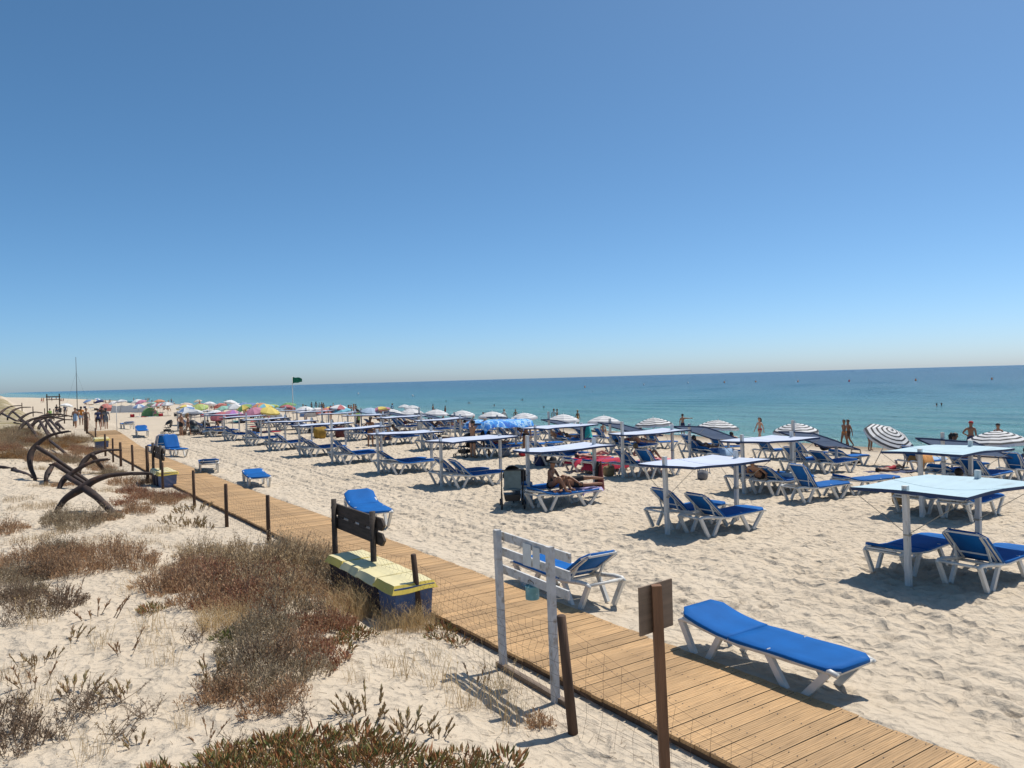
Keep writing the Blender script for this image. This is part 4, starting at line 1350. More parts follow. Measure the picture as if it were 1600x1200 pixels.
for k, v in dict(black=(.012, .012, .016), navy=(.02, .03, .09), red=(.42, .02, .03), teal=(.01, .32, .34), white=(.66, .66, .64), orange=(.6, .22, .04), green=(.2, .32, .08), lblue=(.28, .42, .60), grey=(.15, .16, .18), pink=(.6, .2, .28), brown=(.10, .06, .04), blue=(.03, .10, .36), yellow=(.65, .5, .1)).items():
    cloth[k] = mat('cloth_' + k, v, 0.8, var=.2, vscale=12, bump=.3, bscale=60)
def female(J): pass
def build_body(pose, fem=False, detail=2):
    J = limb_points(pose)
    names = list(J.keys()); idx = {n: i for i, n in enumerate(names)}
    me = bpy.data.meshes.new('tmp')
    me.from_pydata([J[n] for n in names], [(idx[a], idx[b]) for a, b in BONES], [])
    o = bpy.data.objects.new('tmp', me); C.objects.link(o)
    md = o.modifiers.new('s', 'SKIN'); md.use_smooth_shade = True
    sv = me.skin_vertices[0].data
    for n in names:
        key = n[:-1] if n[-1] in 'RL' and n[:-1] in RAD else n
        r_ = RAD[key]
        if fem:
            r_ *= {'pelvis': 1.08, 'waist': .82, 'chest': .88, 'hip': 1.05, 'sho': .85, 'elbow': .85, 'wrist': .85, 'neck': .85}.get(key, 1)
        rx = ry = r_
        if key in ('chest', 'waist', 'pelvis'): rx, ry = r_ * 1.0, r_ * .80
        sv[idx[n]].radius = (rx, ry)
        sv[idx[n]].use_root = (n == 'pelvis')
    s2 = o.modifiers.new('d', 'SUBSURF'); s2.levels = detail; s2.render_levels = detail
    dg = bpy.context.evaluated_depsgraph_get()
    ev = o.evaluated_get(dg); src = ev.to_mesh()
    vs = [v.co.copy() for v in src.vertices]; fs = [tuple(p_.vertices) for p_ in src.polygons]; nr = [v.normal.copy() for v in src.vertices]
    ev.to_mesh_clear(); bpy.data.objects.remove(o); bpy.data.meshes.remove(me)
    # nearest bone of every vertex
    A_ = np.array([J[a] for a, b in BONES]); B_ = np.array([J[b] for a, b in BONES]); D = B_ - A_; L2 = (D * D).sum(1)
    V = np.array(vs)
    t = np.clip(((V[:, None, :] - A_[None]) * D[None]).sum(2) / L2[None], 0, 1)
    dist = np.linalg.norm(V[:, None, :] - (A_[None] + t[..., None] * D[None]), axis=2)
    bi_ = dist.argmin(1); tt = t[np.arange(len(V)), bi_]
    return J, vs, fs, nr, bi_, tt
BN = ['%s-%s' % b for b in BONES]
def clothing(data, rule, thick, drop=None):
    J, vs, fs, nr, bi_, tt = data
    keep = [rule(BN[bi_[i]], tt[i], vs[i], J) for i in range(len(vs))]
    use = {}; b = MB(); nf = []
    for f in fs:
        if sum(keep[i] for i in f) >= len(f) - 0: nf.append(f)
    for f in nf:
        g = []
        for i in f:
            if i not in use: use[i] = len(b.v); b.v.append(tuple(vs[i] + nr[i] * thick))
            g.append(use[i])
        b.f.append(tuple(g)); b.m.append(0)
    return b
isleg = lambda n: n.startswith('hip')
RULES = {
    'trunks': lambda n, t, v, J: n.startswith('pelvis-hip') or (n == 'pelvis-waist' and t < .55) or (isleg(n) and t < .62),
    'bottom': lambda n, t, v, J: n.startswith('pelvis-hip') or (n == 'pelvis-waist' and t < .35) or (isleg(n) and t < .14),
    'bra': lambda n, t, v, J: (n == 'waist-chest' and t > .62) or (n == 'chest-neck' and t < .15),
    'shirt': lambda n, t, v, J: n in ('pelvis-waist', 'waist-chest', 'chest-neck') or n.startswith('chest-sho') or (n.startswith('sho') and t < .6) or n.startswith('pelvis-hip'),
    'dress': lambda n, t, v, J: n in ('pelvis-waist', 'waist-chest') or (n == 'chest-neck' and t < .6) or n.startswith('pelvis-hip') or (isleg(n) and t < .8),
}
BODY = {}
POSES = {
    'stand': dict(uaL=(-.2, .05, -1), uaR=(.2, .05, -1), thL=(-.04, .02, -1), thR=(.04, -.02, -1)),
    'contra': dict(uaL=(-.6, -.1, -.7), faL=(.7, .2, -.4), uaR=(.15, 0, -1), thL=(-.10, .08, -1), shL=(-.02, -.1, -1), thR=(.03, 0, -1), head=(.1, .1, 1)),
    'walk': dict(thL=(0, .42, -1), shL=(0, .05, -1), thR=(0, -.25, -1), shR=(0, -.65, -1), ftR=(0, .7, -.7), uaL=(-.15, -.4, -1), faL=(-.05, -.1, -1), uaR=(.15, .35, -1), faR=(0, .6, -1), up=(0, .05, 1)),
    'walk2': dict(thL=(0, -.22, -1), shL=(0, -.4, -1), thR=(0, .3, -1), shR=(0, .05, -1), uaL=(-.2, .3, -1), faL=(0, .5, -.9), uaR=(.2, -.3, -1), faR=(.05, -.1, -1)),
    'run': dict(thL=(0, 1, -.7), shL=(0, -.25, -1), thR=(0, -.6, -.8), shR=(0, -1, -.15), ftR=(0, -.3, -1), uaL=(-.3, -.8, -.5), faL=(0, .3, -.9), uaR=(.3, .7, -.6), faR=(0, .8, .5), up=(0, .25, 1)),
    'armsup': dict(uaL=(-.5, .5, .75), faL=(.3, .5, .8), uaR=(.5, .5, .6), faR=(.4, .6, .5), up=(0, .04, 1), head=(0, .25, 1)),
    'armout': dict(uaR=(1, .1, .0), faR=(1, .15, .05), uaL=(-.3, 0, -1)),
    'bend': dict(up=(0, .8, .65), chest=(0, .95, .35), head=(0, .8, .2), thL=(-.05, .1, -1), shL=(0, -.15, -1), thR=(.06, .1, -1), shR=(0, -.15, -1), uaL=(-.1, .3, -1), faL=(0, .5, -.9), uaR=(.1, .3, -1), faR=(0, .4, -.9)),
    'sit': dict(up=(0, -.12, 1), chest=(0, .18, 1), head=(0, .25, 1), thL=(-.22, 1, .10), shL=(.02, .25, -1), thR=(.22, 1, .10), shR=(-.02, .25, -1), uaL=(-.15, .35, -1), faL=(.35, .9, -.35), uaR=(.15, .35, -1), faR=(-.35, .9, -.35)),
    'sitground': dict(up=(0, -.15, 1), chest=(0, .25, 1), head=(0, .15, 1), thL=(-.25, 1, .75), shL=(.05, .55, -1), thR=(.25, 1, .75), shR=(-.05, .55, -1), uaL=(-.1, .6, -1), faL=(.25, .9, .1), uaR=(.1, .6, -1), faR=(-.25, .9, .1)),
    'sitback': dict(up=(0, -.45, 1), chest=(0, -.3, 1), head=(0, .1, 1), thL=(-.2, 1, .0), shL=(-.05, 1, -.05), thR=(.2, 1, .55), shR=(0, .7, -1), ftL=(0, .5, .8), uaL=(-.3, -.6, -1), faL=(-.1, -.4, -1), uaR=(.3, -.6, -1), faR=(.1, -.4, -1)),
    'recline': dict(up=(0, -.95, .75), chest=(0, -.9, .85), head=(0, -.6, .9), thL=(-.12, 1, .45), shL=(0, 1, -.5), thR=(.12, 1, .12), shR=(0, 1, -.12), ftL=(0, .5, .8), ftR=(0, .4, .9), uaL=(-.4, .5, -.6), faL=(.4, .9, -.1), uaR=(.4, .5, -.6), faR=(-.3, .9, .0)),
    'reclineknees': dict(up=(0, -.95, .75), chest=(0, -.9, .85), head=(0, -.6, .9), thL=(-.1, 1, 1.0), shL=(0, .75, -1), thR=(.12, 1, .85), shR=(0, .85, -.9), ftL=(0, 1, -.1), ftR=(0, 1, -.1), uaL=(-.5, .2, -.6), faL=(.2, .9, .1), uaR=(.4, .5, -.6), faR=(-.3, .9, .0)),
    'lie': dict(up=(0, -1, .02), chest=(0, -1, .03), head=(0, -1, .12), thL=(-.1, 1, .02), shL=(-.05, 1, -.03), thR=(.1, 1, .35), shR=(0, 1, -.38), ftL=(0, .3, 1), ftR=(0, .5, .8), uaL=(-.5, .9, -.1), faL=(-.1, 1, 0), uaR=(.5, .9, -.1), faR=(.1, 1, 0)),
    'prone': dict(side=(1, 0, 0), up=(0, -1, .06), chest=(0, -1, .15), head=(0, -.9, .35), thL=(-.12, 1, -.03), shL=(-.05, 1, .0), thR=(.12, 1, -.03), shR=(.05, 1, 0), ftL=(0, .9, -.3), ftR=(0, .9, -.3), uaL=(-.4, -1, -.5), faL=(.8, -.6, 0), uaR=(.4, -1, -.5), faR=(-.8, -.6, 0)),
    'side': dict(side=(.25, 0, 1), up=(0, -1, .05), chest=(0, -.95, .12), head=(0, -.9, .3), thL=(.35, .9, -.05), shL=(-.2, 1, -.02), thR=(.55, .85, .05), shR=(-.25, 1, -.15), uaR=(.6, .8, -.3), faR=(.9, .2, -.4), uaL=(.8, -.5, -.2), faL=(.3, -1, .1)),
    'swim': dict(up=(0, .1, 1), uaL=(-1, .3, .05), faL=(-.6, .8, 0), uaR=(1, .3, .05), faR=(.6, .8, 0), thL=(-.1, .2, -1), thR=(.1, .2, -1)),
}
def body(pose, fem=False):
    key = (pose, fem)
    if key in BODY: return BODY[key]
    data = build_body(POSES[pose], fem)
    J, vs, fs, nr, bi_, tt = data
    # ground contact: the lowest point rests on z = 0
    zmin = min(v.z for v in vs)
    P = {}
    b = MB(); b.v = [tuple(v) for v in vs]; b.f = list(fs); b.m = [0] * len(fs)
    # five fingers, and a nose and ears, grown out of the same mesh
    for s, n in ((1, 'R'), (-1, 'L')):
        w, h = J['wrist' + n], J['hand' + n]; d = (h - w).normalized()
        sdv = d.cross(Vector((0, 1, .2)));
        if sdv.length < .2: sdv = d.cross(Vector((1, 0, 0)))
        sdv.normalize(); pn = sdv.cross(d)
        for k, (off_, ln) in enumerate(((-.024, .058), (-.008, .07), (.008, .066), (.023, .052))):
            a = h + sdv * off_ * .9 - d * .005
            b.tube([a, a + (d + sdv * off_ * 4) .normalized() * ln * .5, a + d * ln * .95 + pn * ln * .3], [.0095, .009, .006], 5)
        th0 = w + d * .03 + sdv * (-.02)
        b.tube([th0, th0 + (d * .6 - sdv * .9).normalized() * .035, th0 + (d * .9 - sdv * .6).normalized() * .065], [.012, .011, .007], 5)
    hd = (J['crown'] - J['headlow']).normalized()
    face = Vector((0, 1, 0)) - hd * hd.y
    if face.length < .35: face = Vector((0, 0, 1)) - hd * hd.z
    if pose in ('prone',): face = Vector((0, 0, -1)) - hd * hd.z * -1
    face.normalize(); sdh = face.cross(hd).normalized()
    c0 = J['head'] - hd * .02
    b.add([c0 + face * .085 + hd * .03, c0 + face * .082 + sdh * .017 - hd * .015, c0 + face * .082 - sdh * .017 - hd * .015, c0 + face * .118 - hd * .012], [(0, 1, 3), (0, 3, 2), (1, 2, 3)])
    for s in (-1, 1):
        b.tube([c0 + sdh * s * .088 + hd * .025, c0 + sdh * s * .102 - hd * .005, c0 + sdh * s * .088 - hd * .03], [.008, .014, .008], 5, flat=.5)
    P['body'] = b.mesh('body', MATS['skin'], True)
    e_ = MB()
    for s in (-1, 1):
        e_.lathe([(.001, .012), (.011, .006), (.013, 0), (.011, -.006), (.001, -.012)], c0 + face * .088 + sdh * s * .034 + hd * .022, 6)
    P['eyes'] = e_.mesh('eyes', MATS['hair_dark'])
    for r_ in RULES:
        P[r_] = clothing(data, RULES[r_], .009 if r_ != 'shirt' else .014)
        P[r_] = P[r_].mesh(r_, MATS['cloth_black'], True)
    # hair: scalp cap offset from the skull
    def hrule(n, t, v, J):
        if not (n == 'head-crown' or n == 'headlow-head'): return False
        q = v - J['head']
        return q.dot(face) < .035 + max(0, q.dot(hd)) * .9 and q.dot(hd) > -.055 - (-q.dot(face)) * .4
    hb = clothing(data, hrule, .016)
    P['hair'] = hb.mesh('hair', MATS['hair_dark'], True)
    lh = MB(); lh.v = list(hb.v); lh.f = list(hb.f); lh.m = list(hb.m)
    bk = J['head'] - face * .085
    dn = Vector((0, 0, -1)) if abs(hd.z) > .5 else -hd
    lh.tube([bk + hd * .05, bk - face * .03 - hd * .05, bk + dn * .17 - face * .03, bk + dn * .32 - face * .02], [.06, .085, .075, .02], 8, flat=.55, up=tuple(sdh))
    P['longhair'] = lh.mesh('long_hair', MATS['hair_dark'], True)
    hat = MB(); rotm = hd.to_track_quat('Z', 'Y').to_matrix()
    hat.lathe([(.001, .12), (.07, .115), (.098, .08), (.105, .02), (.16, .01), (.225, -.02), (.222, -.028), (.10, .0)], c0 + hd * .03, 16, rot=rotm)
    P['hat'] = hat.mesh('sun_hat', MATS['cloth_black'], True)
    cap = MB(); cap.lathe([(.001, .105), (.07, .09), (.108, .03), (.112, 0)], c0 + hd * .03, 14, rot=rotm)
    pk = c0 + hd * .035 + face * .1
    cap.add([pk + sdh * .07, pk - sdh * .07, pk + face * .08 - sdh * .05 - hd * .01, pk + face * .08 + sdh * .05 - hd * .01], [(0, 1, 2, 3)])
    P['cap'] = cap.mesh('cap', MATS['cloth_red'], True)
    BODY[key] = (P, zmin, J)
    return BODY[key]
def person(loc, rz, pose, label, fem=False, skin='skin', hair=('hair', 'hair_dark'), wear=(('trunks', 'black'),), extra=(), group=None, scale=1.0, eyes=False, tilt=None):
    P, zmin, J = body(pose, fem)
    e = empty('person', loc, rz, scale)
    if tilt: e.rotation_euler = (tilt[0], tilt[1], rz)
    tag(e, label, 'person', group)
    def put(n, me, m):
        o = link_obj(n, me, e); o.location = (0, 0, -zmin)
        o.material_slots[0].link = 'OBJECT'; o.material_slots[0].material = m
    put('body', P['body'], MATS[skin])
    if eyes: put('eyes', P['eyes'], MATS['hair_dark'])
    nm = {'bottom': 'swim_bottoms', 'bra': 'bikini_top', 'trunks': 'swim_shorts', 'hair': 'hair', 'longhair': 'hair', 'hat': 'sun_hat', 'cap': 'cap', 'shirt': 'shirt', 'dress': 'dress'}
    if hair: put('hair', P[hair[0]], MATS[hair[1]])
    for w_, c_ in tuple(wear) + tuple(extra): put(nm[w_], P[w_], cloth[c_])
    return e
BK = (('bottom', 'black'), ('bra', 'black'))
def bik(c): return (('bottom', c), ('bra', c))
def stand(x, y, face_deg, *a, **k): return person((x, y, gb(x, y)), R(face_deg), *a, **k)
# face_deg: 0 looks along +Y (away along the beach), -90 looks to the sea, 180 towards the near end
stand(11.26, 62.0, -60, 'contra', 'shirtless man in black swim shorts standing with his back turned left of the pushchairs', skin='skin', hair=('hair', 'hair_grey'), wear=(('trunks', 'black'),), scale=1.05)
stand(11.95, 63.0, -100, 'walk2', 'woman in bikini standing close behind the shirtless man with black shorts', fem=True, skin='skin', hair=('longhair', 'hair_blond'), wear=bik('brown'))
stand(5.1, 72.5, 160, 'walk', 'shirtless walker with pale towel skirt, leftmost of the six people at the boardwalk end', hair=('hair', 'hair_dark'), skin='skin', wear=(('dress', 'lblue'),), extra=())
stand(5.9, 77.5, -10, 'walk2', 'long haired walker in orange top, second from the left at the boardwalk end', fem=True, skin='skin_tan', hair=('longhair', 'hair_dark'), wear=(('shirt', 'orange'), ('trunks', 'lblue')))
stand(5.6, 69.0, 175, 'walk', 'long haired woman in dark bikini walking, third from the left at the boardwalk end', fem=True, skin='skin', hair=('longhair', 'hair_dark'), wear=BK)
stand(6.15, 66.2, 10, 'walk', 'person in navy blouse over dark shorts at the boardwalk end seen from behind', fem=True, hair=('hair', 'hair_dark'), wear=(('shirt', 'navy'), ('trunks', 'black')))
stand(6.95, 71.5, 5, 'walk2', 'dark clothed tall man between two women at the boardwalk end', skin='skin_tan', wear=(('shirt', 'brown'), ('trunks', 'navy')), scale=1.04)
stand(6.8, 67.3, 0, 'walk2', 'woman in loose blue grey beach wrap at the boardwalk end, nearest the white pole', fem=True, hair=('longhair', 'hair_dark'), wear=(('dress', 'grey'), ('shirt', 'grey')))
stand(5.9, 128, 30, 'sitground', 'crouching person in green shirt by the dune fence end', wear=(('shirt', 'green'), ('trunks', 'black')), scale=1.25)
stand(6.6, 126, 200, 'contra', 'dark clothed person standing by the dune fence end', wear=(('shirt', 'black'), ('trunks', 'navy')), skin='skin_tan')
stand(7.4, 122, 180, 'stand', 'dark clothed person leaning over a pushchair by the dune fence end', wear=(('shirt', 'navy'), ('trunks', 'black')))
stand(16.6, 108, 95, 'run', 'child in pink swimwear running across the open far sand', fem=True, skin='skin_fair', wear=(('dress', 'pink'),), scale=.78)
stand(14.2, 66.5, 120, 'sitground', 'dark haired person sitting in the sand beside the far pushchairs', skin='skin_tan', wear=(('shirt', 'brown'), ('trunks', 'black')))
stand(14.9, 66.2, 100, 'sitground', 'second of two people sitting together beside the far pushchairs', fem=True, skin='skin_tan', hair=('longhair', 'hair_dark'), wear=BK)
stand(18.1, 30.6, -75, 'armsup', 'shirtless man in black shorts reaching up to fix the blue patterned cloth', skin='skin', wear=(('trunks', 'black'),), scale=1.04)
stand(20.9, 30.3, -20, 'stand', 'woman in dark swimsuit standing behind the blue patterned cloth', fem=True, skin='skin_tan', hair=('longhair', 'hair_dark'), wear=BK)
stand(17.3, 40.5, -40, 'contra', 'long haired tanned woman standing between the canopies', fem=True, skin='skin_tan', hair=('longhair', 'hair_dark'), wear=bik('brown'), scale=1.02)
stand(18.2, 40.0, 60, 'sit', 'person seated on a lounger facing the long haired woman', skin='skin', wear=(('shirt', 'brown'), ('trunks', 'navy')))
stand(21.9, 53.5, 30, 'contra', 'person in olive top standing among the far canopies', skin='skin_tan', wear=(('shirt', 'green'), ('trunks', 'black')))
stand(41.3, 26.9, 70, 'walk2', 'bather in orange swimwear walking by the water, in front of a second one', fem=True, skin='skin_tan', hair=('hair', 'hair_dark'), wear=bik('orange'))
stand(41.9, 27.0, 60, 'walk', 'bather walking by the water, half hidden behind the one in orange swimwear', skin='skin_tan', wear=(('trunks', 'brown'),))
stand(40.2, 24.6, 180, 'bend', 'tanned bather bending down behind the tipped ringed parasol', skin='skin_tan', wear=(('trunks', 'black'),))
stand(40.9, 19.6, -50, 'contra', 'man in red cap standing by the water at the right edge', skin='skin_tan', hair=('cap', 'cloth_red'), wear=(('trunks', 'navy'),), scale=1.06)
stand(42.2, 18.9, -60, 'stand', 'shirtless man in black cap standing by the water, rightmost person on the shore', skin='skin', hair=('cap', 'cloth_black'), wear=(('trunks', 'grey'),))
stand(39.5, 31.5, 80, 'walk', 'fair bather in red bottoms walking along the water left of the ringed parasol', fem=True, skin='skin_fair', hair=('longhair', 'hair_dark'), wear=(('bottom', 'red'), ('bra', 'white')))
stand(43.1, 41.5, -80, 'armout', 'bather at the water with one arm held straight out', skin='skin', wear=(('trunks', 'navy'),))
# people on and round loungers
def on_l(x, y, z, rz, pose, label, **k):
    return person((x, y, gb(x, y) + z), R(rz), pose, label, **k)
on_l(13.30, 17.02, .45, -92, 'side', 'tanned person in dark shorts lying sideways on the shaded lounger by the grey pushchair', skin='skin_tan', wear=(('trunks', 'black'),), hair=('hair', 'hair_dark'), eyes=True)
on_l(12.66, 17.22, .46, -150, 'sitground', 'person in wide black sun hat sitting over the one lying down, beside the grey pushchair', fem=True, skin='skin_tan', hair=('hat', 'cloth_black'), wear=(('bottom', 'black'), ('bra', 'navy')), eyes=True, scale=.98)
on_l(18.95, 23.15, .475, -90, 'lie', 'sunbather in teal bikini lying on the red covered lounger', fem=True, skin='skin_fair', hair=('hair', 'hair_brown'), wear=bik('teal'))
on_l(19.75, 20.95, .47, -90, 'reclineknees', 'tanned sunbather with raised knees reclining on a pink towel right of the red loungers', skin='skin', wear=(('trunks', 'orange'),), hair=('hair', 'hair_blond'))
on_l(18.6, 14.9, .44, -80, 'recline', 'blond person with head showing above the lounger behind the second nearest canopy', fem=True, skin='skin', hair=('hair', 'hair_blond'), wear=BK)
on_l(25.2, 23.2, .46, -90, 'recline', 'person in grey clothes reclining under the slate canopy beside a dark chair', wear=(('shirt', 'grey'), ('trunks', 'navy')), skin='skin_tan')
on_l(25.4, 27.3, .46, -90, 'recline', 'person reclining on a lounger in the shade of the fourth slate canopy', skin='skin', wear=(('trunks', 'blue'),))
on_l(24.9, 33.2, .46, -90, 'reclineknees', 'person with raised knees on a lounger under the fifth slate canopy', skin='skin', wear=(('trunks', 'red'),))
on_l(19.75, 9.55, .47, -90, 'recline', 'person in black shorts stretched out under the nearest middle row canopy', skin='skin_tan', wear=(('trunks', 'black'),))
on_l(22.6, 11.4, .0, 100, 'lie', 'sunbather lying on the sand with bent knees at the right edge', fem=True, skin='skin', wear=bik('pink'))
on_l(25.9, 13.0, .44, -170, 'sit', 'person in pale blue dress sitting with their back turned beneath the sea side canopies', fem=True, skin='skin_tan', hair=('longhair', 'hair_dark'), wear=(('dress', 'lblue'), ('shirt', 'lblue')), scale=1.02)
on_l(30.6, 12.6, .46, -90, 'reclineknees', 'person in blue shorts with raised knees under the rightmost ringed parasol', skin='skin', wear=(('trunks', 'blue'), ('shirt', 'grey')))
on_l(27.9, 16.4, .0, -90, 'lie', 'person lying in shadow behind the towel draped lounger by the tipped parasol', skin='skin_tan', wear=(('trunks', 'red'),))
on_l(30.5, 20.9, .46, -90, 'recline', 'dark clad person reclining under the third ringed parasol from the right', skin='skin_tan', wear=(('shirt', 'black'), ('trunks', 'black')))
on_l(30.4, 25.6, .46, -90, 'recline', 'person reclining under the fourth ringed parasol from the right', skin='skin', wear=(('trunks', 'navy'),))
on_l(30.6, 32.3, .46, -90, 'reclineknees', 'person with dark hair reclining under the fifth ringed parasol', skin='skin', wear=(('trunks', 'red'),))
on_l(19.0, 30.9, .0, -30, 'bend', 'dark figure stooping beside the shirtless man at the blue patterned cloth', skin='skin_tan', wear=(('shirt', 'black'), ('trunks', 'black')))
on_l(20.0, 25.6, .46, -90, 'prone', 'sunbather lying face down under the fourth middle row canopy', fem=True, skin='skin_tan', wear=bik('navy'))
# distant crowd
kinds = {'s': ['stand', 'contra', 'walk', 'walk2'], 'w': ['walk'], 'g': ['sitground', 'sitback', 'sit'], 'l': ['lie', 'prone']}
wears = [(('trunks', 'navy'),), (('trunks', 'black'),), bik('black'), bik('red'), (('trunks', 'red'),), (('shirt', 'white'), ('trunks', 'navy')), bik('teal'), (('trunks', 'blue'),), (('dress', 'orange'),), bik('pink'), (('shirt', 'lblue'), ('trunks', 'black'))]
gl = {'s': 'tiny distant bather standing in the crowd among the far umbrellas', 'g': 'tiny distant person sitting low in the crowd among the far umbrellas', 'l': 'tiny distant sunbather lying in the crowd among the far umbrellas'}
fk = {}
def far_lab(k, x, y, w, fem):
    i = fk.get(k, 0); fk[k] = i + 1
    c = dict(w).get('trunks') or dict(w).get('bottom') or dict(w).get('dress'); c = 'pale blue' if c == 'lblue' else c
    nm_ = {'s': 'standing bather', 'g': 'sitting person', 'l': 'lying sunbather'}[k]
    return 'tiny distant %s in %s, %s from the left of those %s' % (nm_, c, ORD[i], {'s': 'standing', 'g': 'sitting', 'l': 'lying'}[k])
for i, (x, y, k) in enumerate(sorted(FAR_PEOPLE, key=lambda q: math.atan2(q[0], q[1]))):
    rr = random.Random(i + 50)
    ps = rr.choice(kinds[k]); w = rr.choice(wears); fem = w[0][0] in ('bottom', 'dress')
    person((x, y, gb(x, y)), rr.uniform(0, 6.28), ps, far_lab(k, x, y, w, fem), fem=fem, skin=rr.choice(['skin', 'skin_tan', 'skin']), hair=(rr.choice(['hair', 'longhair']) if fem else 'hair', rr.choice(['hair_dark', 'hair_dark', 'hair_brown', 'hair_blond'])), wear=w,
           group={'s': 'bathers standing in the distance', 'g': 'people sitting in the distance', 'l': 'sunbathers lying in the distance'}[k], scale=rr.uniform(.92, 1.06))
for i, (x, y) in enumerate(sorted(SWIMMERS, key=lambda q: math.atan2(q[0], q[1]))):
    person((x, y, SEA_Z - 1.36), i * 1.3, 'swim', 'swimmer with only head and shoulders above the water, %s from the left' % ORD[i], skin='skin_tan', group='swimmers in the sea')
# extra sitters in the shade between the rows
usedb = set()
for i in range(34):
    rr = random.Random(900 + i)
    rown, X0, Y0, _i = WHERE_BED[13 + (i * 7) % (len(WHERE_BED) - 13)]
    if Y0 < 26: continue
    if (X0, Y0) in usedb: continue
    usedb.add((X0, Y0))
    ps = rr.choice(['recline', 'reclineknees', 'lie', 'prone', 'recline'])
    s = rr.choice([-1, 1])
    person((X0 + 1.35, Y0 + s * .52 - .1, gb(X0, Y0) + .46), R(-90), ps, 'person resting on the %s lounger, %s canopy %s' % ('left' if s > 0 else 'right', ORD[_i], rown), fem=rr.random() < .5, skin=rr.choice(['skin', 'skin_tan']), hair=('hair', rr.choice(['hair_dark', 'hair_brown'])), wear=rr.choice(wears), group='people resting under the farther canopies')

# ------------------------------------------------------------------ beach things
dark_m = mat('dark_plastic', (.018, .02, .024), .5); grey_f = mat('grey_fabric', (.13, .19, .21), .8, var=.2, vscale=8)
silver = mat('silver_metal', (.5, .5, .5), .35, metal=.7)
def pushchair(x, y, rz, label, s=1.0, hood=grey_f):
    e = empty('pushchair', (x, y, gb(x, y)), R(rz), s); tag(e, label, 'pushchair')
    b = MB()
    # local: +y front, back of the chair towards -y
    for sx in (-1, 1):
        b.tube([(sx * .27, -.36, .98), (sx * .27, -.28, .62), (sx * .26, .34, .12)], .014, 6)
        b.tube([(sx * .26, -.30, .12), (sx * .26, .02, .52), (sx * .25, .10, .70)], .014, 6)
        b.tube([(sx * .26, -.30, .20), (sx * .26, .30, .20)], .010, 5)
    b.tube([(-.27, -.36, .98), (.27, -.36, .98)], .017, 6)
    b.obj('frame', dark_m, e)
    for sx, sy, r_ in ((-1, -.30, .12), (1, -.30, .12), (-1, .34, .09), (1, .34, .09)):
        w = MB(); rot = Matrix.Rotation(PI / 2, 3, 'Y')
        w.lathe([(r_ * .72, -.018), (r_, -.02), (r_, .02), (r_ * .72, .018), (r_ * .72, -.018)], (sx * .28, sy, r_), 14, rot=rot)
        wo_ = w.obj('wheel', dark_m, e, True)
        h = MB(); h.lathe([(.001, -.012), (.03, -.012), (.03, .012), (.001, .012)], (sx * .28, sy, r_), 8, rot=rot)
        for k in range(5):
            a = 2 * PI * k / 5; h.bar((sx * .28, sy, r_), (sx * .28, sy + r_ * .75 * math.cos(a), r_ + r_ * .75 * math.sin(a)), .012, .01, up=(1, 0, 0))
        h.obj('hub', silver, wo_)
    sb = MB()
    sb.grid(lambda u, v: Vector(((u - .5) * .42, -.24 + .05 * math.cos(PI * (u - .5)) - .06 * v * 0 - .10 * v, .52 + .46 * v)), 6, 6, thick=.03)
    sb.box((0, -.02, .48), (.42, .42, .04)); sb.obj('seat', hood, e, True)
    hd_ = MB(); vs = []; n1_, n2_ = 10, 8
    for j in range(n2_ + 1):
        a = R(-10) + R(125) * j / n2_
        for i in range(n1_ + 1):
            t = PI * i / n1_
            vs.append((.235 * math.cos(t), -.22 + .34 * math.sin(t) * math.sin(a) - .10 * math.sin(t) * math.cos(a), .80 + .30 * math.sin(t) * math.cos(a)))
    hd_.add(vs, [(j * (n1_ + 1) + i, j * (n1_ + 1) + i + 1, (j + 1) * (n1_ + 1) + i + 1, (j + 1) * (n1_ + 1) + i) for j in range(n2_) for i in range(n1_)])
    hd_.obj('hood', dark_m, e, True)
    bk = MB(); bk.box((0, .0, .27), (.36, .40, .16), taper=1.15); bk.obj('basket', dark_m, e)
pushchair(11.85, 17.95, -30, 'grey and black pushchair parked at the shaded lounger of the hatted person', 1.12)
pushchair(12.7, 18.75, -30, 'black pushchair mostly hidden behind the grey one', .9, dark_m)
pushchair(11.0, 66.2, 60, 'black pushchair left of the shirtless man with black shorts', 1.0, dark_m)
pushchair(12.2, 61.8, 200, 'grey framed pushchair right of the shirtless man with black shorts', 1.05)
pushchair(13.1, 61.6, 240, 'dark pushchair parked second right of the shirtless man', 1.0, dark_m)
pushchair(7.0, 129, 30, 'small dark pushchair by the far end of the dune fence', 1.1, dark_m)
pushchair(18.0, 31.2, 20, 'black pushchair standing in front of the man at the blue patterned cloth', 1.05, dark_m)
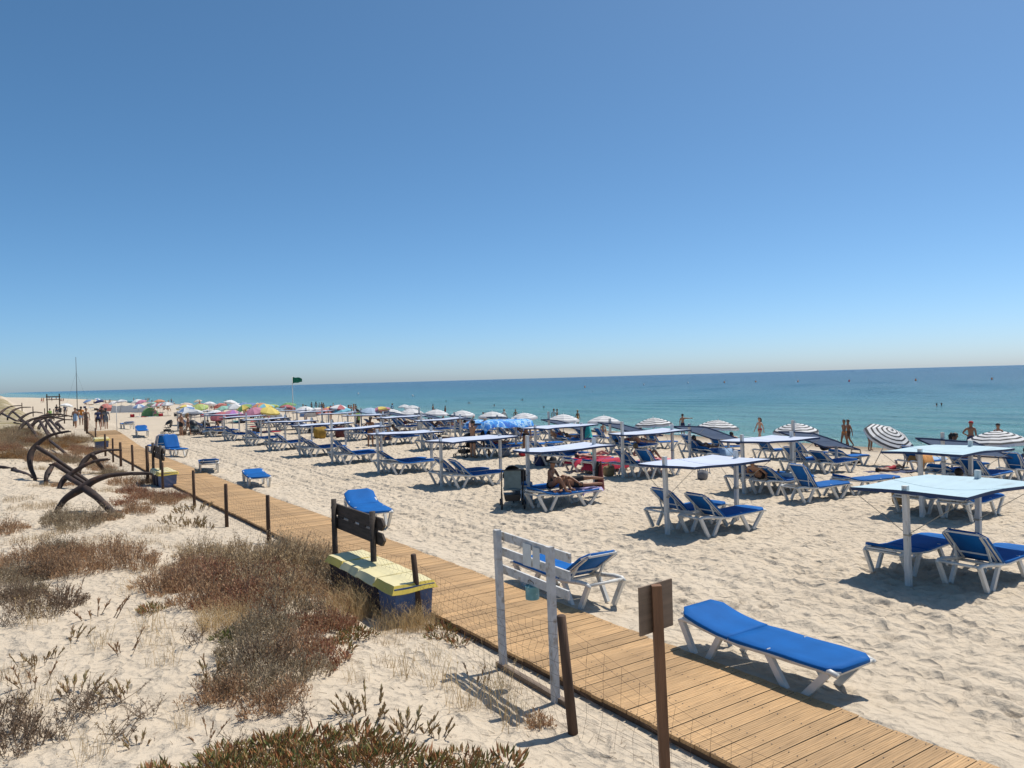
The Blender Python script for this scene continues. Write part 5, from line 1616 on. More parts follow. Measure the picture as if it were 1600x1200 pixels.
# blue patterned cloth thrown over the canopy of the fourth... shade
tie = bpy.data.materials.new('tie_dye'); tie.use_nodes = True
nt = tie.node_tree; N = nt.nodes; Lk = nt.links; p = N['Principled BSDF']; p.inputs['Roughness'].default_value = .8
tcx = N.new('ShaderNodeTexCoord')
nz = noise(2.2, 6, .6, tcx.outputs['Object'])
Lk.new(ramp(nz, [(.40, (.01, .12, .50)), (.48, (.03, .30, .75)), (.53, (.45, .68, .85)), (.60, (.02, .20, .62))]), p.inputs['Base Color'])
def cloth_sheet(name, x0, y0, x1, y1, z, m, label, cat, fold=.05, hang=.25, nx=22, ny=18, group=None, rz=0, thick=.006):
    e_ = MB(); cx, cy = (x0 + x1) / 2, (y0 + y1) / 2
    def fn(u, v):
        x = (u - .5) * (x1 - x0); y = (v - .5) * (y1 - y0)
        ed = max(0, abs(u - .5) * 2 - .86) / .14; ed2 = max(0, abs(v - .5) * 2 - .86) / .14
        zz = -hang * (ed ** 1.5 + ed2 ** 1.5) * .7 + fold * math.sin(7 * u + 3 * v) * math.sin(5 * v + 1) * .6 + fold * .4 * math.sin(17 * u + 4)
        return Vector((x, y, zz))
    e_.grid(fn, nx, ny, thick=thick)
    o = e_.obj(name, m, None, True); o.location = (cx, cy, z); o.rotation_euler = (0, 0, rz); tag(o, label, cat, group); return o
zc = gb(19.5, 29.5)
e = cloth_sheet('patterned_cloth', 18.15, 29.55, 20.95, 31.7, zc + 1.66, tie, 'bright blue and white patterned cloth spread over a shade canopy', 'cloth', .06, .42)
for px_, py_ in ((19.1, 28.6), (21.9, 28.2), (19.3, 31.0), (21.8, 31.1)):
    pass
# towels
def towel(x, y, z, L_, W_, c, label, rz=0, hang=.1, fold=.012):
    return cloth_sheet('towel', x - L_ / 2, y - W_ / 2, x + L_ / 2, y + W_ / 2, gb(x, y) + z, cloth[c] if c in cloth else MATS[c], label, 'towel', fold, hang, 14, 8, 'towels on loungers', R(rz), .008)
mat('red_towel', (.42, .015, .05), .9, var=.25, vscale=14); mat('lilac_towel', (.42, .36, .58), .9, var=.3, vscale=7); mat('pink_towel', (.66, .25, .28), .9, var=.2)
mat('orange_towel', (.55, .25, .07), .9, var=.25)
towel(13.75, 17.0, .468, .8, .70, 'lilac_towel', 'lilac patterned towel on the foot of the shaded lounger by the grey pushchair', hang=.12)
towel(18.9, 23.15, .472, 2.0, .8, 'red_towel', 'crimson towel under the sunbather in teal bikini', hang=.2)
towel(18.9, 22.15, .472, 1.9, .85, 'red_towel', 'crimson towel draped to the sand right of the sunbather in teal bikini', hang=.45)
towel(20.2, 20.95, .475, 1.3, .7, 'pink_towel', 'pale pink towel under the sunbather with raised knees', hang=.05)
towel(20.0, 14.85, .47, 1.1, .8, 'white', 'crumpled white sheet hanging off the lounger behind the second nearest canopy', hang=.3, fold=.03)
towel(29.3, 15.9, .62, .8, .68, 'orange_towel', 'orange towel over the raised backrest beside the tipped parasol', hang=.35)
towel(30.6, 16.1, .47, 1.0, .66, 'lblue', 'pale blue towel on the lounger beside the tipped parasol', hang=.08)
towel(25.2, 21.9, .60, .5, .5, 'lblue', 'small pale towel hung on a chair back under the slate canopies', hang=.4)
towel(18.8, 40.9, .47, .9, .7, 'white', 'white printed towel on a lounger beside the long haired tanned woman', hang=.1)
towel(27.5, 16.2, .03, 2.2, 1.2, 'navy', 'dark blanket spread on the sand by the tipped parasol', hang=.0)
towel(12.9, 58.6, .47, 1.7, .7, 'white', 'white towel over a distant lounger nearest the far pushchairs', hang=.1)
# hanging dark cloth on a post
def hanging(x, y, z, w, L_, m1, m2, label):
    e = empty('hanging_clothes', (x, y, z)); tag(e, label, 'clothes')
    for k, (m, s, off_) in enumerate(((m1, 1, 0), (m2, .75, .06))):
        b = MB(); pr = []
        for j in range(7):
            t = j / 6; r_ = w * (.25 + .75 * t ** .7) * s
            pr.append((r_, -L_ * t * (1 if k == 0 else .97)))
        n = 14; vs = []
        for r_, zz in pr:
            for q in range(n):
                a = 2 * PI * q / n; rr_ = r_ * (1 + .22 * math.sin(a * 4 + k))
                vs.append((rr_ * math.cos(a) + off_, rr_ * .45 * math.sin(a) - off_, zz + .02 * math.sin(a * 3)))
        b.add(vs, [(i * n + q, i * n + (q + 1) % n, (i + 1) * n + (q + 1) % n, (i + 1) * n + q) for i in range(6) for q in range(n)] + [tuple(range(n)), tuple(6 * n + q for q in range(n - 1, -1, -1))])
        b.obj('garment', m, e, True)
hanging(14.85, 17.8, gb(14.9, 17.8) + 1.05, .16, .88, cloth['black'], mat('maroon', (.10, .012, .015), .8), 'black and maroon clothes hanging on the shade post right of the hatted person')
hanging(21.1, 26.0, gb(21, 26) + 1.5, .28, .55, cloth['navy'], cloth['teal'], 'navy beach bag hanging from the post at the right end of the blue patterned cloth')
# bags and boxes
def bag(x, y, z, w, d, h, m, label, rz=0, name='beach_bag', handles=True):
    e = empty(name, (x, y, gb(x, y) + z), R(rz)); tag(e, label, 'bag')
    b = MB(); n = 12; pr = [(.80, 0), (.98, h * .2), (1.04, h * .6), (1.0, h), (.92, h * .97), (.85, h * .3)]
    vs = []
    for r_, zz in pr:
        for q in range(n):
            a = 2 * PI * q / n; k = (abs(math.cos(a)) ** 4 + abs(math.sin(a)) ** 4) ** -.25
            vs.append((w / 2 * r_ * k * math.cos(a), d / 2 * r_ * k * math.sin(a), zz + .02 * math.sin(a * 2) * (zz > 0)))
    b.add(vs, [(i * n + q, i * n + (q + 1) % n, (i + 1) * n + (q + 1) % n, (i + 1) * n + q) for i in range(5) for q in range(n)] + [tuple(range(n - 1, -1, -1)), tuple(5 * n + q for q in range(n))])
    b.obj('bag_body', m, e, True)
    if handles:
        for s in (-1, 1):
            t = MB(); t.tube([(-.3 * w, s * d * .48, h * .95), (-.2 * w, s * d * .4, h * 1.35), (.2 * w, s * d * .4, h * 1.35), (.3 * w, s * d * .48, h * .95)], .012, 5); t.obj('handle', m, e)
straw = mat('straw_weave', (.34, .23, .11), .9, var=.3, vscale=30, bump=.6, bscale=80)
bag(19.15, 10.95, .12, .52, .34, .50, straw, 'large straw basket beside the lounger under the nearest middle row canopy', 20)
bag(18.2, 21.2, 0, .42, .26, .36, straw, 'cream straw bag on the sand beside the crimson towels')
bag(19.9, 18.3, 0, .5, .3, .28, cloth['grey'], 'dark grey bag on the sand by the sunbather with raised knees', 30)
bag(12.55, 18.25, 0, .34, .3, .62, cloth['lblue'], 'pale blue bag standing against the post behind the pushchairs', 10, handles=False)
bag(30.6, 19.4, 0, .5, .4, .45, cloth['black'], 'black rucksack heap left of the tipped parasol', 40)
bag(22.6, 21.2, 0, .3, .3, .3, cloth['navy'], 'small navy bag beneath the third slate canopy')
bag(17.6, 49.6, 0, .8, .4, .75, mat('ochre_cloth', (.36, .22, .04), .9, var=.5, vscale=4), 'ochre patterned bag on the sand under the middle row of canopies', handles=False)
bag(18.9, 49.3, 0, .7, .4, .7, mat('wine_cloth', (.10, .03, .03), .9, var=.5, vscale=6), 'wine red bag next to the ochre patterned bag', handles=False)
bag(19.4, 30.0, 0, .5, .3, .35, cloth['grey'], 'grey bag on the sand left of the lounger beside the man with raised arms')
bag(20.2, 29.6, 0, .35, .3, .2, cloth['red'], 'small red bag on the sand beside the man with raised arms')
e = empty('cool_box', (18.45, 25.75, gb(18.45, 25.75)), R(20)); tag(e, 'dark blue cool box standing on the sand at the foot of a canopy post', 'cool box')
b = MB(); b.box((0, 0, .16), (.42, .30, .32), taper=1.06); b.obj('box', cloth['navy'], e)
b = MB(); b.box((0, 0, .345), (.46, .34, .05), taper=.94); b.obj('lid', cloth['navy'], e)
b = MB(); b.tube([(-.22, 0, .3), (-.2, 0, .42), (.2, 0, .42), (.22, 0, .3)], .012, 5); b.obj('handle', MATS['dark_plastic'], e)
# small round table on a stem (ash tray post) under a canopy
e = empty('side_table', (21.35, 16.2 + 3.1, gb(21, 19))); tag(e, 'little low round table on a stem in the sand under the canopies', 'table')
b = MB(); b.lathe([(.001, .5), (.2, .5), (.2, .47), (.001, .47)], n=16); b.obj('table_top', cloth['navy'], e)
b = MB(); b.tube([(0, 0, -.1), (0, 0, .47)], .015, 6); b.obj('stem', MATS['white_plastic'], e)
# towels and bags lying by the far umbrellas
for i in order:
    x, y, s_ = FAR_UMBRELLAS[i]; rr = random.Random(i + 300)
    c = rr.choice(['navy', 'red', 'black', 'lblue', 'teal', 'white', 'brown'])
    x2, y2 = x + rr.uniform(-1.2, 1.2), y + rr.uniform(-1.5, .3)
    cn = 'pale blue' if c == 'lblue' else c
    tb = MB(); tb.grid(lambda u, v: Vector(((u - .5) * 1.7, (v - .5) * .9, .03 * math.sin(6 * u + i) * math.sin(5 * v) + .03)), 6, 4, thick=.02)
    o = tb.obj('towel', cloth[c]); o.location = (x2, y2, gb(x2, y2) + .02); o.rotation_euler = (0, 0, rr.uniform(0, 3)); tag(o, '%s towel in the distant crowd beside the %s umbrella from the left' % (cn, ORD[order.index(i)]), 'towel', 'towels in the distant crowd')
    if i % 2: bag(x - 1.0, y - .8, 0, .5, .35, .4, cloth[rr.choice(['black', 'navy', 'brown', 'red'])], 'bag beside the %s umbrella from the left in the distant crowd' % ORD[order.index(i)], handles=False)
# flag and mast
def pole(x, y, h, r_, m, name, label, cat, flag=None):
    e = empty(name, (x, y, gb(x, y))); tag(e, label, cat)
    b = MB(); b.tube([(0, 0, -.3), (0, 0, h)], [r_, r_ * .7], 8); b.obj('pole', m, e, True)
    return e
e = pole(23.0, 72.0, 4.45, .045, MATS['white_plastic'], 'flag_pole', 'white pole with a green beach flag rising above the canopies', 'flag pole')
b = MB(); b.grid(lambda u, v: Vector((.92 * u * .95, -.15 * u + .05 * math.sin(7 * u), -.02 + (v - 1) * (.62 * (1 - .45 * u)) - .14 * u * u + .03 * math.sin(9 * u + 2 * v))), 10, 6, thick=.004)
o = b.obj('flag', mat('flag_green', (.03, .22, .15), .8, transl=.35), e, True); o.location = (.04, 0, 4.4); o['label'] = 'dark green flag'
e = pole(9.15, 126, 8.4, .045, mat('dark_mast', (.05, .05, .055), .6), 'mast', 'tall thin dark mast standing far off behind the walkers', 'mast')
b = MB()
for a in range(3): b.tube([(0, 0, 6.2), (2.2 * math.cos(a * 2.1 + .4), 2.2 * math.sin(a * 2.1 + .4), 0)], .008, 3)
b.obj('guy_wires', MATS['dark_mast'], e)
b = MB(); b.box((0, 0, .35), (.5, .5, .7), taper=.6); b.box((.1, 0, .85), (.7, .3, .2)); b.obj('box', MATS['dark_mast'], e)
pole(7.05, 62.9, 2.1, .03, MATS['white_plastic'], 'marker_pole', 'thin white pole at the far end of the boardwalk', 'pole')
pole(14.35, 72.5, 1.9, .03, MATS['white_plastic'], 'marker_pole', 'thin white pole alone on the sand left of the shirtless man, nearer of two', 'pole')
pole(16.6, 79.5, 1.9, .03, MATS['white_plastic'], 'marker_pole', 'thin white pole alone on the sand left of the shirtless man, farther of two', 'pole')
# lifeguard stand / wooden frame far left
e = empty('wooden_frame', (7.4, 150, gb(7.4, 150))); tag(e, 'dark open timber frame with crossbar far down by the dune', 'frame')
for sx in (-.9, .9):
    for sy in (-.4, .4):
        b = MB(); b.bar((sx, sy, 0), (sx, sy, 3.2), .14); b.obj('post', bearer_mat, e)
b = MB(); b.box((0, 0, 2.25), (2.1, 1.0, .12)); b.obj('platform', bearer_mat, e)
b = MB(); b.box((0, -.4, 2.75), (2.1, .1, .14)); b.box((0, .4, 2.75), (2.1, .1, .14)); b.obj('rail', bearer_mat, e)
# buoys
bcol = {'w': ('white', (.75, .75, .72)), 'o': ('orange', (.75, .22, .04)), 'r': ('red', (.6, .04, .03))}
bk_ = {}
for i, (x, y, c) in enumerate(sorted(BUOYS, key=lambda q: math.atan2(q[0], q[1]))):
    bk_[c] = bk_.get(c, 0) + 1
    d_ = math.hypot(x, y); s = min(1.0, .22 + d_ * .0019)
    m = mat('buoy_' + bcol[c][0], bcol[c][1], .4)
    b = MB(); b.lathe([(.001, -.35), (.3, -.25), (.42, 0), (.38, .25), (.2, .5), (.06, .7), (.05, .95), (.001, .97)], n=12)
    o = b.obj('buoy', m, None, True); o.location = (x, y, SEA_Z + .05); o.scale = (s, s, s)
    tag(o, '%s swimming area buoy floating offshore, %s of that colour from the left' % (bcol[c][0], ORD[bk_[c] - 1]), 'buoy', '%s buoys offshore' % bcol[c][0])
# ------------------------------------------------------------------ dune fence, signs, bins
post_d = mat('dark_post', (.085, .05, .032), .85, var=.35, vscale=3, bump=.6, bscale=14, stretch=(5, 5, .7), objvar=.2)
brown_w = mat('brown_post', (.20, .10, .05), .8, var=.3, vscale=3, bump=.5, bscale=12, stretch=(6, 6, .7))
black_w = mat('tarred_plank', (.065, .050, .040), .85, var=.4, vscale=3, bump=.5, bscale=10, stretch=(8, 1, 8))
wire_m = mat('rusty_wire', (.10, .055, .035), .7)
sign_b = mat('sign_back', (.22, .155, .105), .75, var=.22, vscale=2.5, bump=.3, bscale=30, stretch=(1, 1, 9))
FP = [  # x, y, height, lean x, lean y, radius
    (4.74, 6.16, 1.17, -.02, .14, .052), (5.10, 10.26, 1.02, -.04, .12, .045), (5.0, 17.66, 1.10, 0, 0, .045), (4.72, 20.37, 1.10, 0, 0, .045), (4.80, 24.69, 1.08, 0, .05, .045),
    (4.72, 29.6, .95, 0, 0, .045), (4.62, 32.3, 1.45, 0, 0, .06), (4.75, 37.3, 1.15, 0, 0, .05), (4.69, 40.78, 1.15, 0, 0, .06), (4.64, 43.25, 1.2, 0, 0, .045), (4.72, 47.46, 1.2, 0, 0, .055),
    (4.84, 53.83, 1.05, 0, 0, .045), (5.05, 62.0, 1.5, 0, 0, .07), (5.2, 65.5, 1.2, 0, 0, .05), (5.5, 69.0, 1.2, 0, 0, .05), (5.2, 76, 1.2, 0, 0, .05), (5.0, 84, 1.2, 0, 0, .05), (4.6, 93, 1.2, 0, 0, .05), (4.2, 103, 1.2, 0, 0, .05), (3.4, 114, 1.3, 0, 0, .06), (2.4, 122, 1.3, 0, 0, .06)]
fe = empty('dune_fence', (5, 6, 0)); tag(fe, 'low fence of dark round stakes and sagging wire mesh between boardwalk and dune', 'fence')
tops = []
for (x, y, h, lx, ly, r_) in FP:
    b = MB(); g = gz(x, y)
    rr = random.Random(int(y * 100))
    pts = [(x - 5, y - 6, g - .15), (x - 5 + lx * .5 + rr.uniform(-.008, .008), y - 6 + ly * .5, g + h * .5), (x - 5 + lx, y - 6 + ly, g + h - .01), (x - 5 + lx, y - 6 + ly, g + h)]
    b.tube(pts, [r_ * 1.05, r_, r_ * .93, r_ * .75], 10)
    b.obj('stake', post_d, fe, True)
    tops.append((x - 5, y - 6, g, h, lx, ly))
wb = MB(); rr = random.Random(77)
for i in range(len(tops) - 1):
    a, c = tops[i], tops[i + 1]
    if i > 13: break
    if abs(a[1] - c[1]) < .3: continue
    L_ = abs(c[1] - a[1]); n = max(6, int(L_ / .15)) if a[1] + 6 < 28 else max(4, int(L_ / .35))
    nh = 8 if a[1] + 6 < 28 else 5
    rad = .0016 if a[1] + 6 < 22 else .0022
    def wp(t, k):
        hh = .92 * (a[3] * (1 - t) + c[3] * t); z0 = gz(5 + a[0] * (1 - t) + c[0] * t, 6 + a[1] * (1 - t) + c[1] * t)
        v = k / nh
        sag = .16 * 4 * t * (1 - t) * v
        return Vector((a[0] * (1 - t) + c[0] * t + .03 * math.sin(9 * t + k) * v + (a[4] * (1 - t) + c[4] * t) * v + .10 * math.sin(PI * t) * v * math.sin(a[1]), a[1] * (1 - t) + c[1] * t + (a[5] * (1 - t) + c[5] * t) * v + .015 * math.sin(13 * v + 7 * t), z0 + hh * v - sag + .008 * math.sin(25 * t + k)))
    for k in range(nh + 1):
        wb.tube([wp(q / n, k) for q in range(n + 1)], rad, 3, cap=False)
    for q in range(1, n):
        wb.tube([wp(q / n + (.012 if k % 2 else -.004), k) for k in range(nh + 1)], rad * .9, 3, cap=False)
# slack length between the leaning stake and the sign post
wo_ = wb.obj('wire_mesh', wire_m, fe); tag(wo_, kind='stuff')
# second slack piece to the near right
e2 = empty('fallen_wire', (4.8, 3, 0)); tag(e2, 'slack tangle of wire netting sagging from the leaning stake past the brown sign post', 'wire netting')
wb = MB()
A_ = Vector((4.72, 6.3, 1.0)); 
for k in range(8):
    v = k / 7
    pts = []
    for q in range(22):
        t = q / 21
        y = 6.2 - 4.2 * t; x = 4.78 + .25 * t + .06 * math.sin(5 * t + k)
        z = gb(x, y) + (.98 * (1 - v)) * (1 - .45 * math.sin(PI * min(1, t * 1.1)) ) * (1 - .25 * t) + .03 + .02 * math.sin(11 * t + 2 * k)
        pts.append((x - 4.8 + .12 * (1 - v) * math.sin(PI * t), y - 3, z))
    wb.tube(pts, .0016, 3, cap=False)
    if k == 0: TOPW = pts
for q in range(1, 21):
    x, y, z = TOPW[q]; g = gb(x + 4.8, y + 3)
    wb.tube([(x - .1 * v * (1) + .02 * math.sin(8 * v + q), y + .03 * math.sin(6 * v + q), g + (z - g) * (1 - v)) for v in (0, .25, .5, .75, 1)], .0015, 3, cap=False)
o = wb.obj('netting', wire_m, e2); tag(o, kind='stuff')

# brown sign post seen from the back
e = empty('sign', (4.74, 4.86, gb(4.74, 4.86) + .10)); tag(e, 'back of a plain wooden sign on a square brown post in the foreground', 'sign')
b = MB(); b.bar((0, 0, -.6), (-.02, .05, 1.66), .085, .085, up=(.55, .83, 0)); b.obj('post', brown_w, e)
b = MB()
rotp = Matrix.Rotation(R(-28), 3, 'Z')
b.box((.02, .10, 1.45), (.44, .018, .42), Matrix.Rotation(R(6), 3, 'Z')); ob = b.obj('board', sign_b, e)
# white plank stand with a hanging can
WS = empty('plank_stand', (5.06, 7.4, gb(5.06, 7.4))); tag(WS, 'whitewashed stand of two posts with three horizontal planks in the foreground', 'stand')
white_w = mat('whitewashed_wood', (.56, .565, .56), .75, var=.22, vscale=3, bump=.5, bscale=12, stretch=(3, 3, 3), dirt=((.33, .29, .24), 4, .56))
for (x0, y0, tx, ty) in ((5.10, 8.02, .02, .10), (5.02, 6.84, .03, .08)):
    b = MB(); b.bar((x0 - 5.06, y0 - 7.4, -.2), (x0 - 5.06 + tx, y0 - 7.4 + ty, 1.72), .075, .075, up=(0, 1, 0)); b.obj('post', white_w, WS)
for k, z in enumerate((1.62, 1.42, 1.20)):
    b = MB(); b.bar((.13, -.67 + .02 * k, z - .02), (.15, .92 - .03 * k, z + .015), .028, .105); b.obj('plank', white_w, WS)
b = MB(); b.bar((.0, -.75, .02), (.04, .75, .03), .07, .09); b.obj('foot_plank', mat('weathered_wood', (.20, .15, .11), .85, var=.4, vscale=3, stretch=(6, 1, 6)), WS)
pp = mat('notice_paper', (.62, .66, .66), .6, var=.12, vscale=9)
for k, yv in enumerate((.14, -.05)):
    b = MB(); b.box((.105, yv, 1.50), (.004, .17 if k == 0 else .14, .26 if k == 0 else .24)); b.obj('notice', pp, WS)
e = empty('paint_can', (5.20, 7.50, gb(5.06, 7.4) + .98)); tag(e, 'faded turquoise can hanging under the white plank stand', 'can')
b = MB(); b.lathe([(.001, 0), (.078, 0), (.082, .01), (.082, .15), (.085, .155), (.079, .16), (.074, .15), (.074, .04), (.001, .04)], n=20); b.obj('can_body', mat('can_paint', (.13, .34, .40), .5, var=.3, vscale=12, dirt=((.5, .52, .5), 22, .6)), e, True)
b = MB(); b.lathe([(.001, .052), (.073, .052)], n=16); b.obj('ash_sand', mat('ash', (.10, .07, .05), .9, var=.5, vscale=60), e)
b = MB(); b.tube([(0, -.08, .14), (-.02, -.05, .21), (-.04, 0, .235), (-.02, .05, .21), (0, .08, .14)], .004, 4); b.obj('wire_handle', wire_m, e)
# dark slatted signboards, arrow-ended planks on two posts
def signboard(x, y, L_, hp, zb, label, dz=.28):
    e = empty('plank_signboard', (x, y, gb(x, y))); tag(e, label, 'signboard')
    for s in (-1, 1):
        b = MB(); b.tube([(0, s * L_ / 2, -.3), (0, s * L_ / 2, hp)], [.055, .05], 10); b.obj('post', black_w, e, True)
    for k in range(2):
        z = zb - k * dz; b = MB(); ext = .32; h = .102; t = .02
        ys_ = [-L_ / 2 - ext, -L_ / 2 - ext + .10, L_ / 2 + ext - .10, L_ / 2 + ext]
        out = [(ys_[0], z), (ys_[1], z - h), (ys_[2], z - h), (ys_[3], z), (ys_[2], z + h), (ys_[1], z + h)]
        vs = [(.075 - t, a, c) for a, c in out] + [(.075 + t, a, c) for a, c in out]
        b.add(vs, [(5, 4, 3, 2, 1, 0), (6, 7, 8, 9, 10, 11)] + [(i, (i + 1) % 6, (i + 1) % 6 + 6, i + 6) for i in range(6)])
        b.obj('plank', black_w, e)
    for yv in (-.44, -.155, .125, .42):
        b = MB(); b.box((.075, yv * L_, zb - dz / 2), (.03, L_ * (.13 if abs(yv) > .3 else .14), .07)); b.obj('spacer', black_w, e)
signboard(5.10, 12.85, 1.78, 1.46, 1.26, 'dark signboard of two pointed planks on posts above the near bins', .25)
signboard(4.90, 31.9, 1.7, 1.5, 1.28, 'small dark signboard of two pointed planks above the second group of bins', .26)
# bins with yellow liners
bin_b = mat('bin_blue', (.07, .14, .30), .55, var=.25, vscale=5, dirt=((.12, .13, .16), 5, .58))
bin_d = mat('bin_dark', (.012, .018, .045), .55, var=.25, vscale=5)
liner = mat('yellow_liner', (.74, .56, .09), .5, var=.08, vscale=3, transl=.12, bump=.2, bscale=16)
liner_sun = mat('sunlit_liner', (.80, .71, .40), .5, var=.08, vscale=3, transl=.12, bump=.2, bscale=16)  # yellow liner as the sun pales it, the light put into its colour
def bins(x, y, n, w, h, lab, grp):
    for k in range(n):
        rr = random.Random(k + int(y)); yy = y + k * (w + .02)
        e = empty('bin', (x + rr.uniform(-.02, .02), yy, gb(x, yy) - .02), R(rr.uniform(-3, 3))); tag(e, lab[k], 'bin', grp)
        b = MB(); b.box((0, 0, h / 2), (w * .82, w * .88, h), taper=1.13); b.obj('bin_body', bin_b if k == 0 else bin_d, e)
        b = MB(); b.box((0, 0, h - .02), (w * .99, w * 1.03, .045), taper=1.0); b.obj('rim', bin_b if k < 2 else bin_d, e)
        lm_ = MB(); N_ = 12
        def fn(u, v, k=k, rr=rr):
            x_ = (u - .5) * w * 1.14; y_ = (v - .5) * w * 1.12
            q = max(abs(u - .5), abs(v - .5)) * 2
            z_ = h + .040 + .012 * math.cos(PI * (u - .5)) * math.cos(PI * (v - .5)) + .004 * math.sin(11 * u + 3 * k) * math.sin(9 * v)
            z_ -= (max(0, q - .86) / .14) ** .8 * (.11 + .012 * math.sin(6 * u + 4 * v + k)) * (1.0 if u < .5 or v < .15 else .3)
            return Vector((x_, y_, z_))
        lm_.grid(fn, N_, N_, thick=.004); lm_.m = [1 if (k in (0, 3) and (fi % N_ in (0, N_ - 1) or (fi % (N_ * N_)) // N_ in (0, N_ - 1))) else 0 for fi in range(2 * N_ * N_)] + [1] * (len(lm_.f) - 2 * N_ * N_)
        o = lm_.obj('liner', [liner_sun, liner if k in (0, 1, 3) else liner_sun], e, False)
bins(5.02, 10.62, 4, .66, .60, ['blue bin with bright yellow liner, nearest of the four bins below the dark signboard', 'bin with sunlit pale liner, second nearest below the dark signboard', 'dark bin with sunlit pale liner, third nearest below the dark signboard', 'dark bin with yellow liner, farthest of the four below the dark signboard'], 'bins with yellow liners by the near signboard')
bins(5.0, 30.4, 3, .62, .55, ['bin with yellow liner, nearest in the second group along the boardwalk', 'bin with sunlit pale liner, middle of the second group along the boardwalk', 'bin with sunlit pale liner, farthest in the second group along the boardwalk'], 'bins with yellow liners by the far signboard')
bins(4.95, 51.5, 2, .75, .6, ['bin with yellow liner, nearer of the far pair by the boardwalk', 'bin with yellow liner, farther of the far pair by the boardwalk'], 'far bins by the boardwalk')

# ------------------------------------------------------------------ anchors
rust = mat('rusty_iron', (.038, .022, .017), .75, var=.5, vscale=5, bump=.9, bscale=16, dirt=((.10, .045, .022), 4, .55))
AL = ['largest rusty anchor in front, with one fluke reaching right towards the stakes', 'rusty anchor just behind the front one, arm pointing up to the right', 'short stubby rusty anchor arch between two larger anchors',
      'tall C shaped rusty anchor standing upright left of the others', 'small distant rusty anchor with arm level with the sea of anchors behind', 'long armed anchor in the middle of the far cluster', 'rightmost arched anchor of the far cluster with arm over the sand',
      'dark anchor stub tucked inside the far cluster', 'low far anchor right of the cluster near the walkers', 'leftmost anchor at the picture edge with arm rising over the far dune', 'slim anchor arch behind the front one, reaching the stakes',
      'small arch at the right end of the far anchor cluster', 'curved anchor arm nearest the front within the far cluster', 'low distant anchor arch near the picture edge']
for i, (arc, bars_) in enumerate(ANCHORS):
    o0 = Vector(arc[0]); o0.z = gb(o0.x, o0.y)
    e = empty('anchor', o0); tag(e, AL[i], 'anchor', 'old anchors half buried in the dune')
    # smooth the arc
    P_ = [Vector(a) - o0 for a in arc]
    pts = []
    for k in range(len(P_) - 1):
        p0, p1, p2, p3 = P_[max(0, k - 1)], P_[k], P_[k + 1], P_[min(len(P_) - 1, k + 2)]
        for t in (0, .25, .5, .75):
            pts.append(.5 * ((2 * p1) + (-p0 + p2) * t + (2 * p0 - 5 * p1 + 4 * p2 - p3) * t * t + (-p0 + 3 * p1 - 3 * p2 + p3) * t ** 3))
    pts.append(P_[-1])
    # bury the lower tip
    if pts[0].z > -.15:
        d0 = (pts[0] - pts[2]).normalized(); pts.insert(0, pts[0] + Vector((d0.x * .1, d0.y * .1, -max(.25, pts[0].z + .25))))
    n = len(pts); mid = .38; big = .15 if i == 0 else (.115 if i < 4 or i == 10 else .115)
    rs_ = [max(.03, big * (1 - .72 * abs(k / (n - 1) - mid) / (1 - mid))) for k in range(n)]
    b = MB(); b.tube(pts, rs_, 8, flat=.8); b.obj('arm', rust, e, True)
    # fluke: a flat pointed palm near the tip
    t1, t0 = pts[-1], pts[-4]; d = (t1 - t0).normalized(); sdv = d.cross(Vector((0, 0, 1))).normalized(); upv = sdv.cross(d)
    b = MB(); L_ = .42
    a = t1 - d * L_
    vs = [a - sdv * .13, a + sdv * .13, t1 + d * .06 + sdv * .01, t1 + d * .06 - sdv * .01, a - d * .08]
    vs2 = [v - upv * .045 for v in vs]
    b.add(vs + vs2, [(0, 4, 1, 2, 3), (8, 7, 6, 9, 5), (0, 3, 8, 5), (1, 6, 7, 2), (2, 7, 8, 3), (0, 5, 9, 4), (4, 9, 6, 1)]); b.obj('fluke', rust, e)
    for bs in bars_:
        q = [Vector(a_) - o0 for a_ in bs]
        gl_ = gb(q[-1].x + o0.x, q[-1].y + o0.y) - o0.z
        if q[-1].z > gl_ - .05: q[-1].z = min(q[-1].z, gl_ + .02); 
        q.append(q[-1] + (q[-1] - q[-2]).normalized() * .25 + Vector((0, 0, -.15)))
        b = MB(); b.tube(q, [big * .8] + [big * .66] * (len(q) - 2) + [big * .5], 8, flat=.9); b.obj('shank', rust, e, True)
BL = ['long rusty shank slanting down from the left picture edge', 'rusty bar lying level in the sand beneath the tall C shaped anchor', 'thick rusty bar end entering from the left picture edge', 'thick rusty beam lying in the sand in front of the tall anchor',
      'straight rusty shank lying on the slope behind the tall C shaped anchor', 'short dark bar lying in the sand left of the tall anchor']
for i, (a, c) in enumerate(LOOSE_BARS):
    a, c = Vector(a), Vector(c)
    if i in (1, 2, 3, 5): a.z = gb(a.x, a.y) + .07; c.z = gb(c.x, c.y) + .05
    e = empty('anchor_shank', (c.x, c.y, gb(c.x, c.y))); tag(e, BL[i], 'iron bar')
    off_ = Vector((c.x, c.y, gb(c.x, c.y)))
    rr = .085 if i != 5 else .06
    b = MB(); d = (c - a).normalized(); b.tube([a - off_, (a + c) / 2 - off_, c - off_ + d * .1 - Vector((0, 0, .05))], [rr * .9, rr, rr * .8], 8, flat=.8); b.obj('bar', rust, e, True)
    b = MB(); b.lathe([(rr * .9, -.06), (rr * 1.35, 0), (rr * .9, .06)], a + d * .1 - off_, 8, rot=d.to_track_quat('Z', 'Y').to_matrix()); b.obj('collar', rust, e, True)

